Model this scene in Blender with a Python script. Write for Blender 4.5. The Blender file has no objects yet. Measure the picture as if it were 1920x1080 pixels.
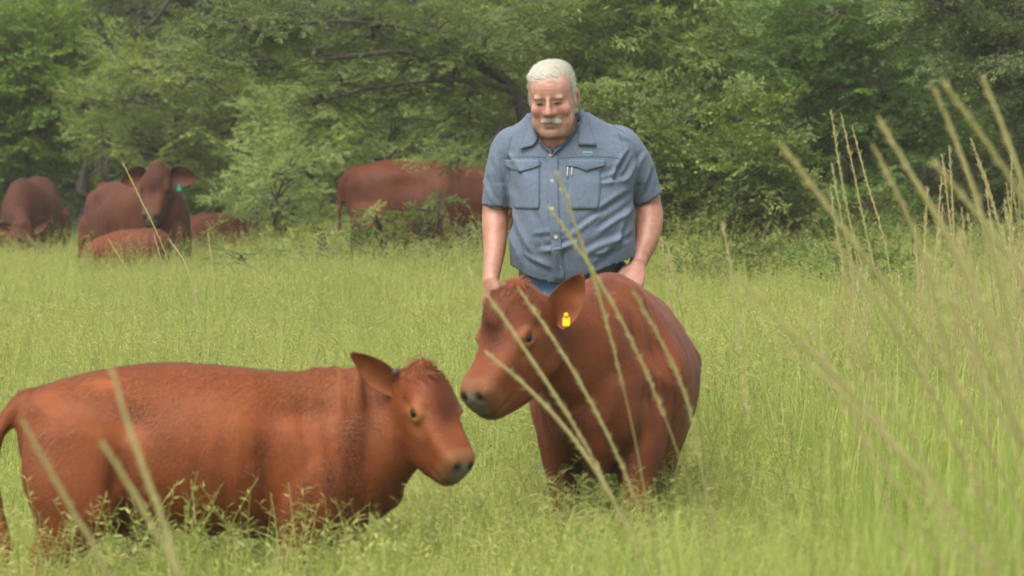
import bpy, math, random
import numpy as np
from mathutils import Vector, Matrix, noise as mnoise
from mathutils.bvhtree import BVHTree

# ------------------------------------------------------------------ camera, sky, sun, exposure
SC = bpy.context.scene
COL = SC.collection
CAM_H = 1.40
PITCH = math.radians(1.776)
cam_data = bpy.data.cameras.new('camera')
cam = bpy.data.objects.new('camera', cam_data)
COL.objects.link(cam)
cam.location = (0, 0, CAM_H)
cam.rotation_euler = (math.pi / 2 - PITCH, 0, 0)
cam_data.lens = 150
cam_data.sensor_width = 36
cam_data.clip_start = 0.1
cam_data.clip_end = 1500
cam_data.dof.use_dof = True
cam_data.dof.focus_distance = 18.6
cam_data.dof.aperture_fstop = 7.3
SC.camera = cam

world = bpy.data.worlds.new('World')
SC.world = world
world.use_nodes = True
wn = world.node_tree
wn.nodes.clear()
w_out = wn.nodes.new('ShaderNodeOutputWorld')
w_bg = wn.nodes.new('ShaderNodeBackground')
w_sky = wn.nodes.new('ShaderNodeTexSky')
w_sky.sky_type = 'NISHITA'
w_sky.sun_disc = False
SUN_EL, SUN_AZ = math.radians(62), math.radians(215)   # azimuth clockwise from +Y
w_sky.sun_elevation = SUN_EL
w_sky.sun_rotation = SUN_AZ
w_sky.air_density = 1.0
w_sky.dust_density = 4.0
w_sky.ozone_density = 1.0
w_bg.inputs['Strength'].default_value = 0.115
w_hs = wn.nodes.new('ShaderNodeHueSaturation')      # thin cloud: the blue is washed out
w_hs.inputs['Saturation'].default_value = 0.30
wn.links.new(w_sky.outputs[0], w_hs.inputs['Color'])
wn.links.new(w_hs.outputs[0], w_bg.inputs[0])
wn.links.new(w_bg.outputs[0], w_out.inputs[0])

sun_data = bpy.data.lights.new('sun', 'SUN')
sun_data.energy = 1.5
sun_data.angle = math.radians(50)
sun_data.color = (1.0, 0.93, 0.80)
sun = bpy.data.objects.new('sun', sun_data)
COL.objects.link(sun)
sd = Vector((math.sin(SUN_AZ) * math.cos(SUN_EL), math.cos(SUN_AZ) * math.cos(SUN_EL), math.sin(SUN_EL)))
sun.rotation_euler = sd.to_track_quat('Z', 'Y').to_euler()
sun.location = sd * 60

SC.view_settings.view_transform = 'Standard'
SC.view_settings.look = 'None'
SC.view_settings.gamma = 1.0
SC.view_settings.use_curve_mapping = False
SC.view_settings.exposure = 1.42
SC.render.engine = 'CYCLES'
SC.cycles.max_bounces = 6
SC.cycles.transparent_max_bounces = 4

# ------------------------------------------------------------------ helpers
F_PX = 8000.0
def P(px, py, D):
    """a point of the place at distance D along the view, from its place in the 1920 x 1080 photograph"""
    return np.array([(px - 960) / F_PX * D, D, CAM_H - (py - 292) / F_PX * D])
def nrm(v):
    v = np.asarray(v, float)
    return v / (np.linalg.norm(v) + 1e-12)

def tag(o, label=None, cat=None, group=None, kind=None):
    if label: o['label'] = label
    if cat: o['category'] = cat
    if group: o['group'] = group
    if kind: o['kind'] = kind
    return o
def empty(name, loc, label=None, cat=None, group=None):
    o = bpy.data.objects.new(name, None)
    COL.objects.link(o)
    o.location = loc
    o.empty_display_size = 0.1
    o['_loc'] = list(loc)
    return tag(o, label, cat, group)
def mesh_obj(name, V, F, mat, parent=None, smooth=True, attrs=None, world_space=True):
    """V (n,3); F list of faces or (m,k) array; vertices in world space, shifted to the parent's origin"""
    V = np.asarray(V, float)
    if parent is not None and world_space:
        V = V - np.array(parent['_loc'] if '_loc' in parent else (0, 0, 0))
    me = bpy.data.meshes.new(name)
    if isinstance(F, np.ndarray):
        m, k = F.shape
        me.vertices.add(len(V)); me.loops.add(m * k); me.polygons.add(m)
        me.vertices.foreach_set('co', V.astype(np.float32).ravel())
        me.loops.foreach_set('vertex_index', F.astype(np.int32).ravel())
        me.polygons.foreach_set('loop_start', np.arange(0, m * k, k, dtype=np.int32))
        me.polygons.foreach_set('loop_total', np.full(m, k, dtype=np.int32))
        me.update(calc_edges=True)
    else:
        me.from_pydata([tuple(v) for v in V], [], [tuple(int(i) for i in f) for f in F])
        me.update()
    if smooth:
        me.polygons.foreach_set('use_smooth', np.ones(len(me.polygons), dtype=bool))
    if attrs:
        for an, av in attrs.items():
            av = np.asarray(av, np.float32)
            if av.ndim == 1:
                a = me.attributes.new(an, 'FLOAT', 'POINT'); a.data.foreach_set('value', av)
            else:
                if av.shape[1] == 3: av = np.c_[av, np.ones(len(av), np.float32)]
                a = me.attributes.new(an, 'FLOAT_COLOR', 'POINT'); a.data.foreach_set('color', av.astype(np.float32).ravel())
    if mat: me.materials.append(mat)
    o = bpy.data.objects.new(name, me)
    COL.objects.link(o)
    if parent is not None:
        o.parent = parent
        if world_space: o['_loc'] = parent['_loc'] if '_loc' in parent else (0, 0, 0)
    return o

def catmull(S, n):
    """resample rows of S (stations x params) to n rows"""
    S = np.asarray(S, float); k = len(S)
    Q = np.vstack([2 * S[0] - S[1], S, 2 * S[-1] - S[-2]])
    out = []
    for t in np.linspace(0, k - 1, n):
        i = min(int(t), k - 2); f = t - i
        p0, p1, p2, p3 = Q[i], Q[i + 1], Q[i + 2], Q[i + 3]
        out.append(0.5 * ((2 * p1) + (-p0 + p2) * f + (2 * p0 - 5 * p1 + 4 * p2 - p3) * f * f + (-p0 + 3 * p1 - 3 * p2 + p3) * f ** 3))
    return np.array(out)
def rings_mesh(R):
    """R (k, m, 3) rings -> closed mesh, ends capped by fans"""
    R = np.asarray(R); k, m, _ = R.shape
    V = R.reshape(-1, 3); F = []
    for i in range(k - 1):
        for j in range(m):
            j2 = (j + 1) % m
            F.append((i * m + j, i * m + j2, (i + 1) * m + j2, (i + 1) * m + j))
    V = np.vstack([V, R[0].mean(0), R[-1].mean(0)])
    a, b = k * m, k * m + 1
    for j in range(m):
        j2 = (j + 1) % m
        F.append((a, j2, j)); F.append((b, (k - 1) * m + j, (k - 1) * m + j2))
    return V, F
def se_ring(c, r, u, w, a, b, n1=2.2, n2=2.2, m=28):
    th = np.linspace(0, 2 * np.pi, m, endpoint=False)
    cs, sn = np.cos(th), np.sin(th)
    n = np.where(sn >= 0, n1, n2)
    x = np.sign(cs) * np.abs(cs) ** (2 / n) * w
    y = np.sign(sn) * np.abs(sn) ** (2 / n)
    y = np.where(y >= 0, y * a, y * b)
    return c + np.outer(x, r) + np.outer(y, u)
def tube(pts, rad, m=12, n=None, flat=None, up=(0, 0, 1)):
    """closed tube through pts; rad per point (a number or (side, depth))"""
    pts = np.asarray(pts, float)
    rad = np.array([(x, x) if np.isscalar(x) else x for x in rad], float)
    S = np.c_[pts, rad]
    n = n or (len(pts) - 1) * 5 + 1
    S = catmull(S, n)
    C = S[:, :3]; R2 = np.maximum(S[:, 3:5], 1e-4)
    T = np.gradient(C, axis=0)
    rings = []
    ref = np.array(up, float)
    for i in range(n):
        t = nrm(T[i])
        s = np.cross(t, ref)
        if np.linalg.norm(s) < 0.05: s = np.cross(t, (0.0, 1.0, 0.2))
        s = nrm(s); d = np.cross(s, t)
        rings.append(se_ring(C[i], s, d, R2[i, 0], R2[i, 1], R2[i, 1], 2, 2, m))
    # round the ends
    r0, r1 = R2[0].mean() * .5, R2[-1].mean() * .5
    e0 = rings[0].mean(0) + (rings[0] - rings[0].mean(0)) * .6 - nrm(T[0]) * r0
    e1 = rings[-1].mean(0) + (rings[-1] - rings[-1].mean(0)) * .6 + nrm(T[-1]) * r1
    return rings_mesh([e0] + rings + [e1])
def ellipsoid(c, r, M=None, m=20, k=12):
    V = []; F = []
    ph = np.linspace(0.08, np.pi - 0.08, k); th = np.linspace(0, 2 * np.pi, m, endpoint=False)
    R = np.array([[(math.sin(p) * math.cos(t) * r[0], math.sin(p) * math.sin(t) * r[1], math.cos(p) * r[2]) for t in th] for p in ph])
    if M is not None: R = R @ np.asarray(M).T
    return rings_mesh((R + np.asarray(c))[::-1])
def joinVF(parts):
    V = []; F = []; o = 0
    for v, f in parts:
        V.append(np.asarray(v)); F += [tuple(int(i) + o for i in q) for q in f]; o += len(v)
    return np.vstack(V), F
def xf(VF, M3, t):
    return (np.asarray(VF[0]) @ np.asarray(M3).T + np.asarray(t), VF[1])

def fuse(parts, voxel):
    """union of closed shapes by voxel remesh -> numpy V, quads"""
    V, F = joinVF(parts)
    me = bpy.data.meshes.new('tmp'); me.from_pydata([tuple(v) for v in V], [], F); me.update()
    o = bpy.data.objects.new('tmp', me); COL.objects.link(o)
    md = o.modifiers.new('r', 'REMESH'); md.mode = 'VOXEL'; md.voxel_size = voxel; md.use_smooth_shade = True
    dg = bpy.context.evaluated_depsgraph_get()
    e = o.evaluated_get(dg); m2 = e.to_mesh()
    nV = np.empty(len(m2.vertices) * 3, np.float32); m2.vertices.foreach_get('co', nV); nV = nV.reshape(-1, 3).astype(float)
    li = np.empty(len(m2.loops), np.int32); m2.loops.foreach_get('vertex_index', li)
    lt = np.empty(len(m2.polygons), np.int32); m2.polygons.foreach_get('loop_total', lt)
    assert (lt == 4).all()
    nF = li.reshape(-1, 4)
    e.to_mesh_clear(); bpy.data.objects.remove(o); bpy.data.meshes.remove(me)
    return nV, nF
def edges_of(F):
    E = np.vstack([F[:, [0, 1]], F[:, [1, 2]], F[:, [2, 3]], F[:, [3, 0]]])
    return np.unique(np.sort(E, 1), axis=0)
def smooth_mesh(V, F, it, w=None, lam=0.5, taubin=False):
    E = edges_of(F); n = len(V)
    deg = np.bincount(E.ravel(), minlength=n).astype(float)
    deg[deg == 0] = 1
    w = np.ones(n) if w is None else w
    for i in range(it):
        for l in ((lam, -lam * 1.04) if taubin else (lam,)):
            A = np.empty_like(V)
            for a in range(3):
                A[:, a] = (np.bincount(E[:, 0], V[E[:, 1], a], n) + np.bincount(E[:, 1], V[E[:, 0], a], n)) / deg
            V = V + (A - V) * (l * w)[:, None]
    return V
def normals(V, F):
    d1 = V[F[:, 2]] - V[F[:, 0]]; d2 = V[F[:, 3]] - V[F[:, 1]]
    fn = np.cross(d1, d2); N = np.zeros_like(V)
    for k in range(4):
        for a in range(3): N[:, a] += np.bincount(F[:, k], fn[:, a], len(V))
    return N / (np.linalg.norm(N, axis=1)[:, None] + 1e-12)
def gauss(V, c, r):
    d = (V - np.asarray(c)) / np.asarray(r)
    return np.exp(-(d * d).sum(1))
def sstep(a, b, x):
    t = np.clip((x - a) / (b - a), 0, 1)
    return t * t * (3 - 2 * t)
_rs = np.random.RandomState(7)
_perm = _rs.rand(64, 64, 64)
def vnoise(V, s):
    """cheap smooth 3-D value noise in -1..1"""
    q = np.asarray(V) * s + 100.0; i = np.floor(q).astype(int); f = q - i; f = f * f * (3 - 2 * f); i %= 63
    def g(a, b, c): return _perm[i[:, 0] + a, i[:, 1] + b, i[:, 2] + c]
    x0 = g(0, 0, 0) * (1 - f[:, 0]) + g(1, 0, 0) * f[:, 0]; x1 = g(0, 1, 0) * (1 - f[:, 0]) + g(1, 1, 0) * f[:, 0]
    x2 = g(0, 0, 1) * (1 - f[:, 0]) + g(1, 0, 1) * f[:, 0]; x3 = g(0, 1, 1) * (1 - f[:, 0]) + g(1, 1, 1) * f[:, 0]
    y0 = x0 * (1 - f[:, 1]) + x1 * f[:, 1]; y1 = x2 * (1 - f[:, 1]) + x3 * f[:, 1]
    return (y0 * (1 - f[:, 2]) + y1 * f[:, 2]) * 2 - 1

# ------------------------------------------------------------------ materials
class NT:
    def __init__(s, name):
        s.m = bpy.data.materials.new(name); s.m.use_nodes = True
        s.t = s.m.node_tree; s.t.nodes.clear()
        s.out = s.t.nodes.new('ShaderNodeOutputMaterial')
    def n(s, typ, **kw):
        x = s.t.nodes.new('ShaderNode' + typ)
        for k, v in kw.items():
            if k in x.inputs.keys() or k.replace('_', ' ') in x.inputs.keys():
                inp = x.inputs[k if k in x.inputs.keys() else k.replace('_', ' ')]
                if hasattr(v, 'is_linked') or isinstance(v, bpy.types.NodeSocket): s.t.links.new(v, inp)
                else: inp.default_value = v
            else: setattr(x, k, v)
        return x
    def l(s, a, b): s.t.links.new(a, b)
    def ramp(s, fac, stops):
        r = s.t.nodes.new('ShaderNodeValToRGB'); el = r.color_ramp.elements
        while len(el) < len(stops): el.new(0.5)
        for e, (p, c) in zip(el, stops): e.position = p; e.color = (c if len(c) == 4 else (*c, 1))
        s.l(fac, r.inputs[0]); return r.outputs[0]
    def mul(s, a, b, fac=1.0, mode='MULTIPLY'):
        x = s.t.nodes.new('ShaderNodeMix'); x.data_type = 'RGBA'; x.blend_type = mode
        x.inputs[0].default_value = fac if not isinstance(fac, bpy.types.NodeSocket) else 0
        if isinstance(fac, bpy.types.NodeSocket): s.l(fac, x.inputs[0])
        for v, i in ((a, 6), (b, 7)):
            if isinstance(v, bpy.types.NodeSocket): s.l(v, x.inputs[i])
            else: x.inputs[i].default_value = (*v, 1) if len(v) == 3 else v
        return x.outputs[2]
    def math(s, op, a, b=0.0):
        x = s.t.nodes.new('ShaderNodeMath'); x.operation = op
        for v, i in ((a, 0), (b, 1)):
            if isinstance(v, bpy.types.NodeSocket): s.l(v, x.inputs[i])
            else: x.inputs[i].default_value = v
        return x.outputs[0]
def scaled_co(t, scale, kind='Object'):
    tc = t.n('TexCoord'); mp = t.n('Mapping'); t.l(tc.outputs[kind], mp.inputs[0]); mp.inputs['Scale'].default_value = scale
    return mp.outputs[0]

def mat_coat(name):
    t = NT(name)
    a = t.n('Attribute', attribute_name='tint')
    w = t.n('Attribute', attribute_name='wrinkle')
    co = scaled_co(t, (1, 1, 1))
    n1 = t.n('TexNoise', Vector=co, Scale=5.0, Detail=5.0, Roughness=.6)
    n2 = t.n('TexNoise', Vector=scaled_co(t, (18, 60, 50)), Scale=3.0, Detail=4.0, Roughness=.7)
    v1 = t.ramp(n1.outputs[0], [(0.3, (.68, .64, .62)), (0.72, (1.25, 1.28, 1.30))])
    v2 = t.ramp(n2.outputs[0], [(0.3, (.88, .87, .86)), (0.7, (1.1, 1.1, 1.1))])
    c = t.mul(t.mul(a.outputs[0], v1), v2)
    b = t.n('BsdfPrincipled', Base_Color=c, Roughness=.64)
    b.inputs['Specular IOR Level'].default_value = .16
    b.inputs['Sheen Weight'].default_value = .02
    b.inputs['Sheen Roughness'].default_value = .45
    b.inputs['Sheen Tint'].default_value = (1, .75, .6, 1)
    wv = t.n('TexWave', Vector=co, Scale=23.0, Distortion=7.0, Detail=3.0); wv.bands_direction = 'X'
    wv.inputs['Detail Scale'].default_value = 1.6
    bm = t.n('Bump', Strength=.3, Distance=.0016, Height=t.math('MULTIPLY', wv.outputs[1], w.outputs[2]))
    bm2 = t.n('Bump', Strength=.2, Distance=.0015, Height=n2.outputs[0], Normal=bm.outputs[0])
    bm3 = t.n('Bump', Strength=.4, Distance=.010, Height=n1.outputs[0], Normal=bm2.outputs[0])
    t.l(bm3.outputs[0], b.inputs['Normal']); t.l(b.outputs[0], t.out.inputs[0])
    return t.m
def mat_plain(name, col, rough=.6, spec=.4, noise=0.0, nscale=20, bump=0.0, metallic=0, sheen=0):
    t = NT(name)
    b = t.n('BsdfPrincipled', Roughness=rough)
    b.inputs['Specular IOR Level'].default_value = spec
    b.inputs['Metallic'].default_value = metallic
    b.inputs['Sheen Weight'].default_value = sheen
    n1 = t.n('TexNoise', Vector=scaled_co(t, (1, 1, 1)), Scale=nscale, Detail=4.0)
    if noise:
        v = t.ramp(n1.outputs[0], [(.3, (1 - noise,) * 3), (.7, (1 + noise,) * 3)])
        t.l(t.mul(col, v), b.inputs['Base Color'])
    else: b.inputs['Base Color'].default_value = (*col, 1)
    if bump:
        bm = t.n('Bump', Strength=.6, Distance=bump, Height=n1.outputs[0]); t.l(bm.outputs[0], b.inputs['Normal'])
    t.l(b.outputs[0], t.out.inputs[0])
    return t.m
def mat_leaf(name, dark, light, trans=.35, rough=.55, patch=1.5, tan=None):
    """leaf or blade: pigment varies per instance, per vertex and over the place"""
    t = NT(name)
    oi = t.n('ObjectInfo'); at = t.n('Attribute', attribute_name='shade')
    geo = t.n('NewGeometry')
    n1 = t.n('TexNoise', Vector=geo.outputs['Position'], Scale=patch, Detail=3.0)
    f = t.math('ADD', t.math('MULTIPLY', at.outputs[2], .75), t.math('MULTIPLY', oi.outputs['Random'], .35))
    f = t.math('ADD', f, t.math('MULTIPLY', t.math('SUBTRACT', n1.outputs[0], .52), 1.2))
    c = t.mul(dark, light, f, 'MIX')
    if tan:
        n2 = t.n('TexNoise', Vector=geo.outputs['Position'], Scale=2.3, Detail=4.0, Roughness=.65)
        c = t.mul(c, tan, t.ramp(n2.outputs[0], [(.48, (0, 0, 0)), (.72, (.6, .6, .6))]), 'MIX')
    d = t.n('BsdfPrincipled', Base_Color=c, Roughness=rough)
    d.inputs['Specular IOR Level'].default_value = .3
    tr = t.n('BsdfTranslucent', Color=t.mul(c, (1.15, 1.15, .7)))
    mx = t.n('MixShader'); mx.inputs[0].default_value = trans
    t.l(d.outputs[0], mx.inputs[1]); t.l(tr.outputs[0], mx.inputs[2]); t.l(mx.outputs[0], t.out.inputs[0])
    return t.m
# ------------------------------------------------------------------ ground and instancing
def leaf_quads(P0, D, Nn, L, W, shade, bend=0.0):
    """diamond leaves: base P0, direction D, normal Nn, length L, width W -> 2 triangles folded along the midrib (as one quad)"""
    S = np.cross(D, Nn); S /= np.linalg.norm(S, axis=1)[:, None] + 1e-9
    L = np.asarray(L)[:, None]; W = np.asarray(W)[:, None]
    mid = P0 + D * L * .45 + Nn * L * bend
    V = np.stack([P0, mid + S * W * .5, P0 + D * L, mid - S * W * .5], 1).reshape(-1, 3)
    F = np.arange(len(P0) * 4).reshape(-1, 4)
    return V, F, np.repeat(shade, 4)
def tubes_np(P0, P1, r):
    """three-sided sticks"""
    n = len(P0); D = P1 - P0; D /= np.linalg.norm(D, axis=1)[:, None] + 1e-9
    A = np.cross(D, np.array([0.3, 0.2, 1.0])); A /= np.linalg.norm(A, axis=1)[:, None] + 1e-9; B = np.cross(D, A)
    ring = [A * math.cos(a) + B * math.sin(a) for a in (0, 2.1, 4.2)]
    r = np.broadcast_to(np.asarray(r, float), (n,))[:, None]
    V = np.stack([P0 + q * r for q in ring] + [P1 + q * r * .7 for q in ring], 1).reshape(-1, 3)
    b = np.arange(n)[:, None, None] * 6
    F = (b + np.array([[0, 1, 4, 3], [1, 2, 5, 4], [2, 0, 3, 5]])[None]).reshape(-1, 4)
    return V, F
class Acc:
    def __init__(s): s.V = []; s.F = []; s.S = []; s.M = []; s.n = 0
    def add(s, V, F, S=None, mi=0):
        s.V.append(V); s.F.append(F + s.n); s.n += len(V)
        s.S.append(np.full(len(V), .5) if S is None else S); s.M.append(np.full(len(F), mi, np.int32))
    def build(s, name, mats):
        me = bpy.data.meshes.new(name); V = np.vstack(s.V); F = np.vstack(s.F); m = len(F)
        me.vertices.add(len(V)); me.loops.add(m * 4); me.polygons.add(m)
        me.vertices.foreach_set('co', V.astype(np.float32).ravel()); me.loops.foreach_set('vertex_index', F.astype(np.int32).ravel())
        me.polygons.foreach_set('loop_start', np.arange(0, m * 4, 4, dtype=np.int32)); me.polygons.foreach_set('loop_total', np.full(m, 4, dtype=np.int32))
        me.update(calc_edges=True)
        a = me.attributes.new('shade', 'FLOAT', 'POINT'); a.data.foreach_set('value', np.concatenate(s.S).astype(np.float32))
        for mt in mats: me.materials.append(mt)
        me.polygons.foreach_set('material_index', np.concatenate(s.M))
        return bpy.data.objects.new(name, me)

def gn_scatter(name, pts, rot, scl, idx, coll, parent=None, loc=(0, 0, 0)):
    me = bpy.data.meshes.new(name)
    p = np.asarray(pts) - np.asarray(loc)
    me.vertices.add(len(p)); me.vertices.foreach_set('co', p.astype(np.float32).ravel())
    a = me.attributes.new('rot', 'FLOAT_VECTOR', 'POINT'); a.data.foreach_set('vector', np.asarray(rot, np.float32).ravel())
    a = me.attributes.new('scl', 'FLOAT_VECTOR', 'POINT'); a.data.foreach_set('vector', np.asarray(scl, np.float32).ravel())
    a = me.attributes.new('idx', 'INT', 'POINT'); a.data.foreach_set('value', np.asarray(idx, np.int32))
    me.update()
    o = bpy.data.objects.new(name, me); COL.objects.link(o)
    if parent is not None: o.parent = parent
    ng = bpy.data.node_groups.new('scatter_' + name, 'GeometryNodeTree')
    ng.interface.new_socket('Geometry', in_out='INPUT', socket_type='NodeSocketGeometry'); ng.interface.new_socket('Geometry', in_out='OUTPUT', socket_type='NodeSocketGeometry')
    gi = ng.nodes.new('NodeGroupInput'); go = ng.nodes.new('NodeGroupOutput'); ip = ng.nodes.new('GeometryNodeInstanceOnPoints'); ci = ng.nodes.new('GeometryNodeCollectionInfo')
    ci.inputs['Collection'].default_value = coll; ci.inputs['Separate Children'].default_value = True; ci.inputs['Reset Children'].default_value = True
    ip.inputs['Pick Instance'].default_value = True
    def attr(n, t):
        x = ng.nodes.new('GeometryNodeInputNamedAttribute'); x.data_type = t; x.inputs['Name'].default_value = n; return x.outputs['Attribute']
    e2r = ng.nodes.new('FunctionNodeEulerToRotation')
    L = ng.links.new
    L(attr('rot', 'FLOAT_VECTOR'), e2r.inputs[0]); L(e2r.outputs[0], ip.inputs['Rotation']); L(attr('scl', 'FLOAT_VECTOR'), ip.inputs['Scale']); L(attr('idx', 'INT'), ip.inputs['Instance Index'])
    L(gi.outputs[0], ip.inputs['Points']); L(ci.outputs[0], ip.inputs['Instance']); L(ip.outputs[0], go.inputs[0])
    md = o.modifiers.new('scatter', 'NODES'); md.node_group = ng
    o['kind'] = 'stuff'
    return o

t = NT('meadow_soil')
g1 = t.n('TexNoise', Vector=scaled_co(t, (1, 1, 1)), Scale=1.3, Detail=8.0, Roughness=.7)
c_ = t.ramp(g1.outputs[0], [(.3, (.07, .105, .018)), (.55, (.13, .175, .03)), (.75, (.16, .17, .05))])
b_ = t.n('BsdfPrincipled', Base_Color=c_, Roughness=.95)
bm_ = t.n('Bump', Strength=.8, Distance=.05, Height=g1.outputs[0]); t.l(bm_.outputs[0], b_.inputs['Normal']); t.l(b_.outputs[0], t.out.inputs[0])
nx, ny = 80, 110
xs = np.concatenate([[-500, -150, -60], np.linspace(-25, 25, nx - 6), [60, 150, 500]]); ys = np.concatenate([[-200, -50, -10], np.linspace(0, 80, ny - 6), [120, 300, 900]])
X, Y = np.meshgrid(xs, ys); gv = np.c_[X.ravel(), Y.ravel(), np.zeros(X.size)]
gv[:, 2] = -.02 + vnoise(gv, .35) * .03 * np.exp(-((gv[:, 0] / 40) ** 2))
gF = np.array([(j * nx + i, j * nx + i + 1, (j + 1) * nx + i + 1, (j + 1) * nx + i) for j in range(ny - 1) for i in range(nx - 1)])
tag(mesh_obj('ground', gv, gF, t.m), kind='structure')

# ------------------------------------------------------------------ meadow grass
M_GRASS = mat_leaf('grass_blade', (.165, .255, .045), (.455, .512, .140), trans=.50, rough=.6, patch=.55, tan=(.50, .44, .22))
M_SEED = mat_leaf('grass_seed', (.26, .29, .07), (.46, .44, .16), trans=.25, rough=.7, patch=.8)
def blades(acc, rs, n, size, hmin, hmax, wmin, wmax, lean, mi=0, sh0=0.0):
    R = size / 2
    base = np.c_[rs.uniform(-R, R, n), rs.uniform(-R, R, n), np.zeros(n)]
    k = rs.randint(0, 26, n); cen = rs.uniform(-R, R, (26, 2)); base[:, :2] = base[:, :2] * .45 + (cen[k] + rs.normal(0, .03, (n, 2))) * .55
    h = rs.uniform(hmin, hmax, n); w = rs.uniform(wmin, wmax, n); a = rs.uniform(0, 2 * np.pi, n)
    out = np.c_[np.cos(a), np.sin(a), np.zeros(n)]; side = np.c_[-np.sin(a), np.cos(a), np.zeros(n)]
    ln = rs.uniform(.15, 1.0, n) * lean
    prev = []; seg = 3
    for s in range(seg + 1):
        t_ = s / seg
        c = base + out * (ln * h * t_ ** 1.8)[:, None] + np.array([0, 0, 1.]) * (h * (t_ - .28 * np.clip(ln, 0, 1.2) * t_ ** 2.4))[:, None]
        ww = (w * (1 - t_ ** 1.6) * .5 + .0003)[:, None]
        prev += [c - side * ww, c + side * ww]
    V = np.stack(prev, 1).reshape(-1, 3)
    b = np.arange(n)[:, None, None] * (2 * seg + 2); kk = np.arange(seg)[None, :, None] * 2
    F = (b + kk + np.array([0, 1, 3, 2])).reshape(-1, 4)
    acc.add(V, F, np.repeat(np.clip(rs.rand(n) + sh0, 0, 1), 2 * seg + 2), mi)
def panicles(acc, rs, n, size, hmin, hmax, style):
    R = size / 2
    for i in range(n):
        x, y = rs.uniform(-R, R, 2); h = rs.uniform(hmin, hmax); a = rs.uniform(0, 6.28); ln = rs.uniform(.1, .5)
        pts = np.array([[x + math.cos(a) * ln * h * t_ ** 2, y + math.sin(a) * ln * h * t_ ** 2, h * (t_ - .12 * ln * t_ ** 3)] for t_ in np.linspace(0, 1, 6)])
        V, F = tubes_np(pts[:-1], pts[1:], .0009); acc.add(V, F, np.full(len(V), rs.rand() * .6), 0)
        T = nrm(pts[-1] - pts[-2]); top = pts[-1]
        if style == 0:      # open panicle of short branches with spikelets
            m = rs.randint(5, 10); u = rs.uniform(0, .10, m); P0 = top - T * u[:, None]
            an = rs.uniform(0, 6.28, m); D = np.c_[np.cos(an), np.sin(an), rs.uniform(.1, .9, m)]; D /= np.linalg.norm(D, axis=1)[:, None]
            L = rs.uniform(.022, .045, m); N_ = np.cross(D, [0, .2, 1.]); N_ /= np.linalg.norm(N_, axis=1)[:, None]
            V, F, S = leaf_quads(P0, D, N_, L, rs.uniform(.0014, .0028, m), rs.rand(m)); acc.add(V, F, S, 1)
        else:               # one-sided curved spikes, like combs
            m = rs.randint(2, 5); an = rs.uniform(0, 6.28)
            for q in range(m):
                p0 = top - T * (.022 * q); d = np.array([math.cos(an + q * .5), math.sin(an + q * .5), .45]); l = rs.uniform(.035, .06)
                p1 = p0 + nrm(d) * l; p2 = p1 + nrm(d * [1, 1, -.6]) * l * .7
                V, F = tubes_np(np.array([p0, p1]), np.array([p1, p2]), .0014); acc.add(V, F, np.full(len(V), rs.rand()), 1)
grass_coll = bpy.data.collections.new('grass_patches')
PS = .75
for i in range(6):
    rs = np.random.RandomState(50 + i); acc = Acc()
    blades(acc, rs, 1500, PS, .13, .34, .003, .006, .9)
    blades(acc, rs, 480, PS, .28, .46, .003, .005, .5, 0, .2)
    blades(acc, rs, 60, PS, .10, .30, .003, .006, 1.3, 1)
    panicles(acc, rs, 70, PS, .28, .48, i % 2); panicles(acc, rs, 30, PS, .42, .64, 0)
    blades(acc, rs, 70, PS, .40, .60, .0025, .004, .4, 0, .3)
    grass_coll.objects.link(acc.build('grass_patch_%s' % 'abcdef'[i], [M_GRASS, M_SEED]))
rs = np.random.RandomState(9); pts = []
y = 5.5
while y < 50:
    hw = .125 * y + 1.8; step = .42 if y < 30 else .5
    for x in np.arange(-hw, hw, step): pts.append((x + rs.uniform(-.16, .16), y + rs.uniform(-.16, .16), 0.0))
    y += step
pts = np.array(pts); n = len(pts)
hs = (.64 + .36 * np.clip((pts[:, 1] - 12.5) / 5, 0, 1)) * (1 + .30 * vnoise(pts, 1.3) + .28 * vnoise(pts + 7, .5)) * (1 + .10 * np.clip(pts[:, 0] * .6, 0, 1.5) * (pts[:, 1] > 14)) * (1 + .22 * np.clip((pts[:, 1] - 27) / 5, 0, 1) * (pts[:, 0] > -2.0) * (1 + 1.2 * vnoise(pts + 3, 2.1)))
gn_scatter('meadow_grass', pts, np.c_[np.zeros(n), np.zeros(n), rs.uniform(0, 6.28, n)], np.c_[np.ones(n), np.ones(n), hs], rs.randint(0, 6, n), grass_coll)
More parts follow.
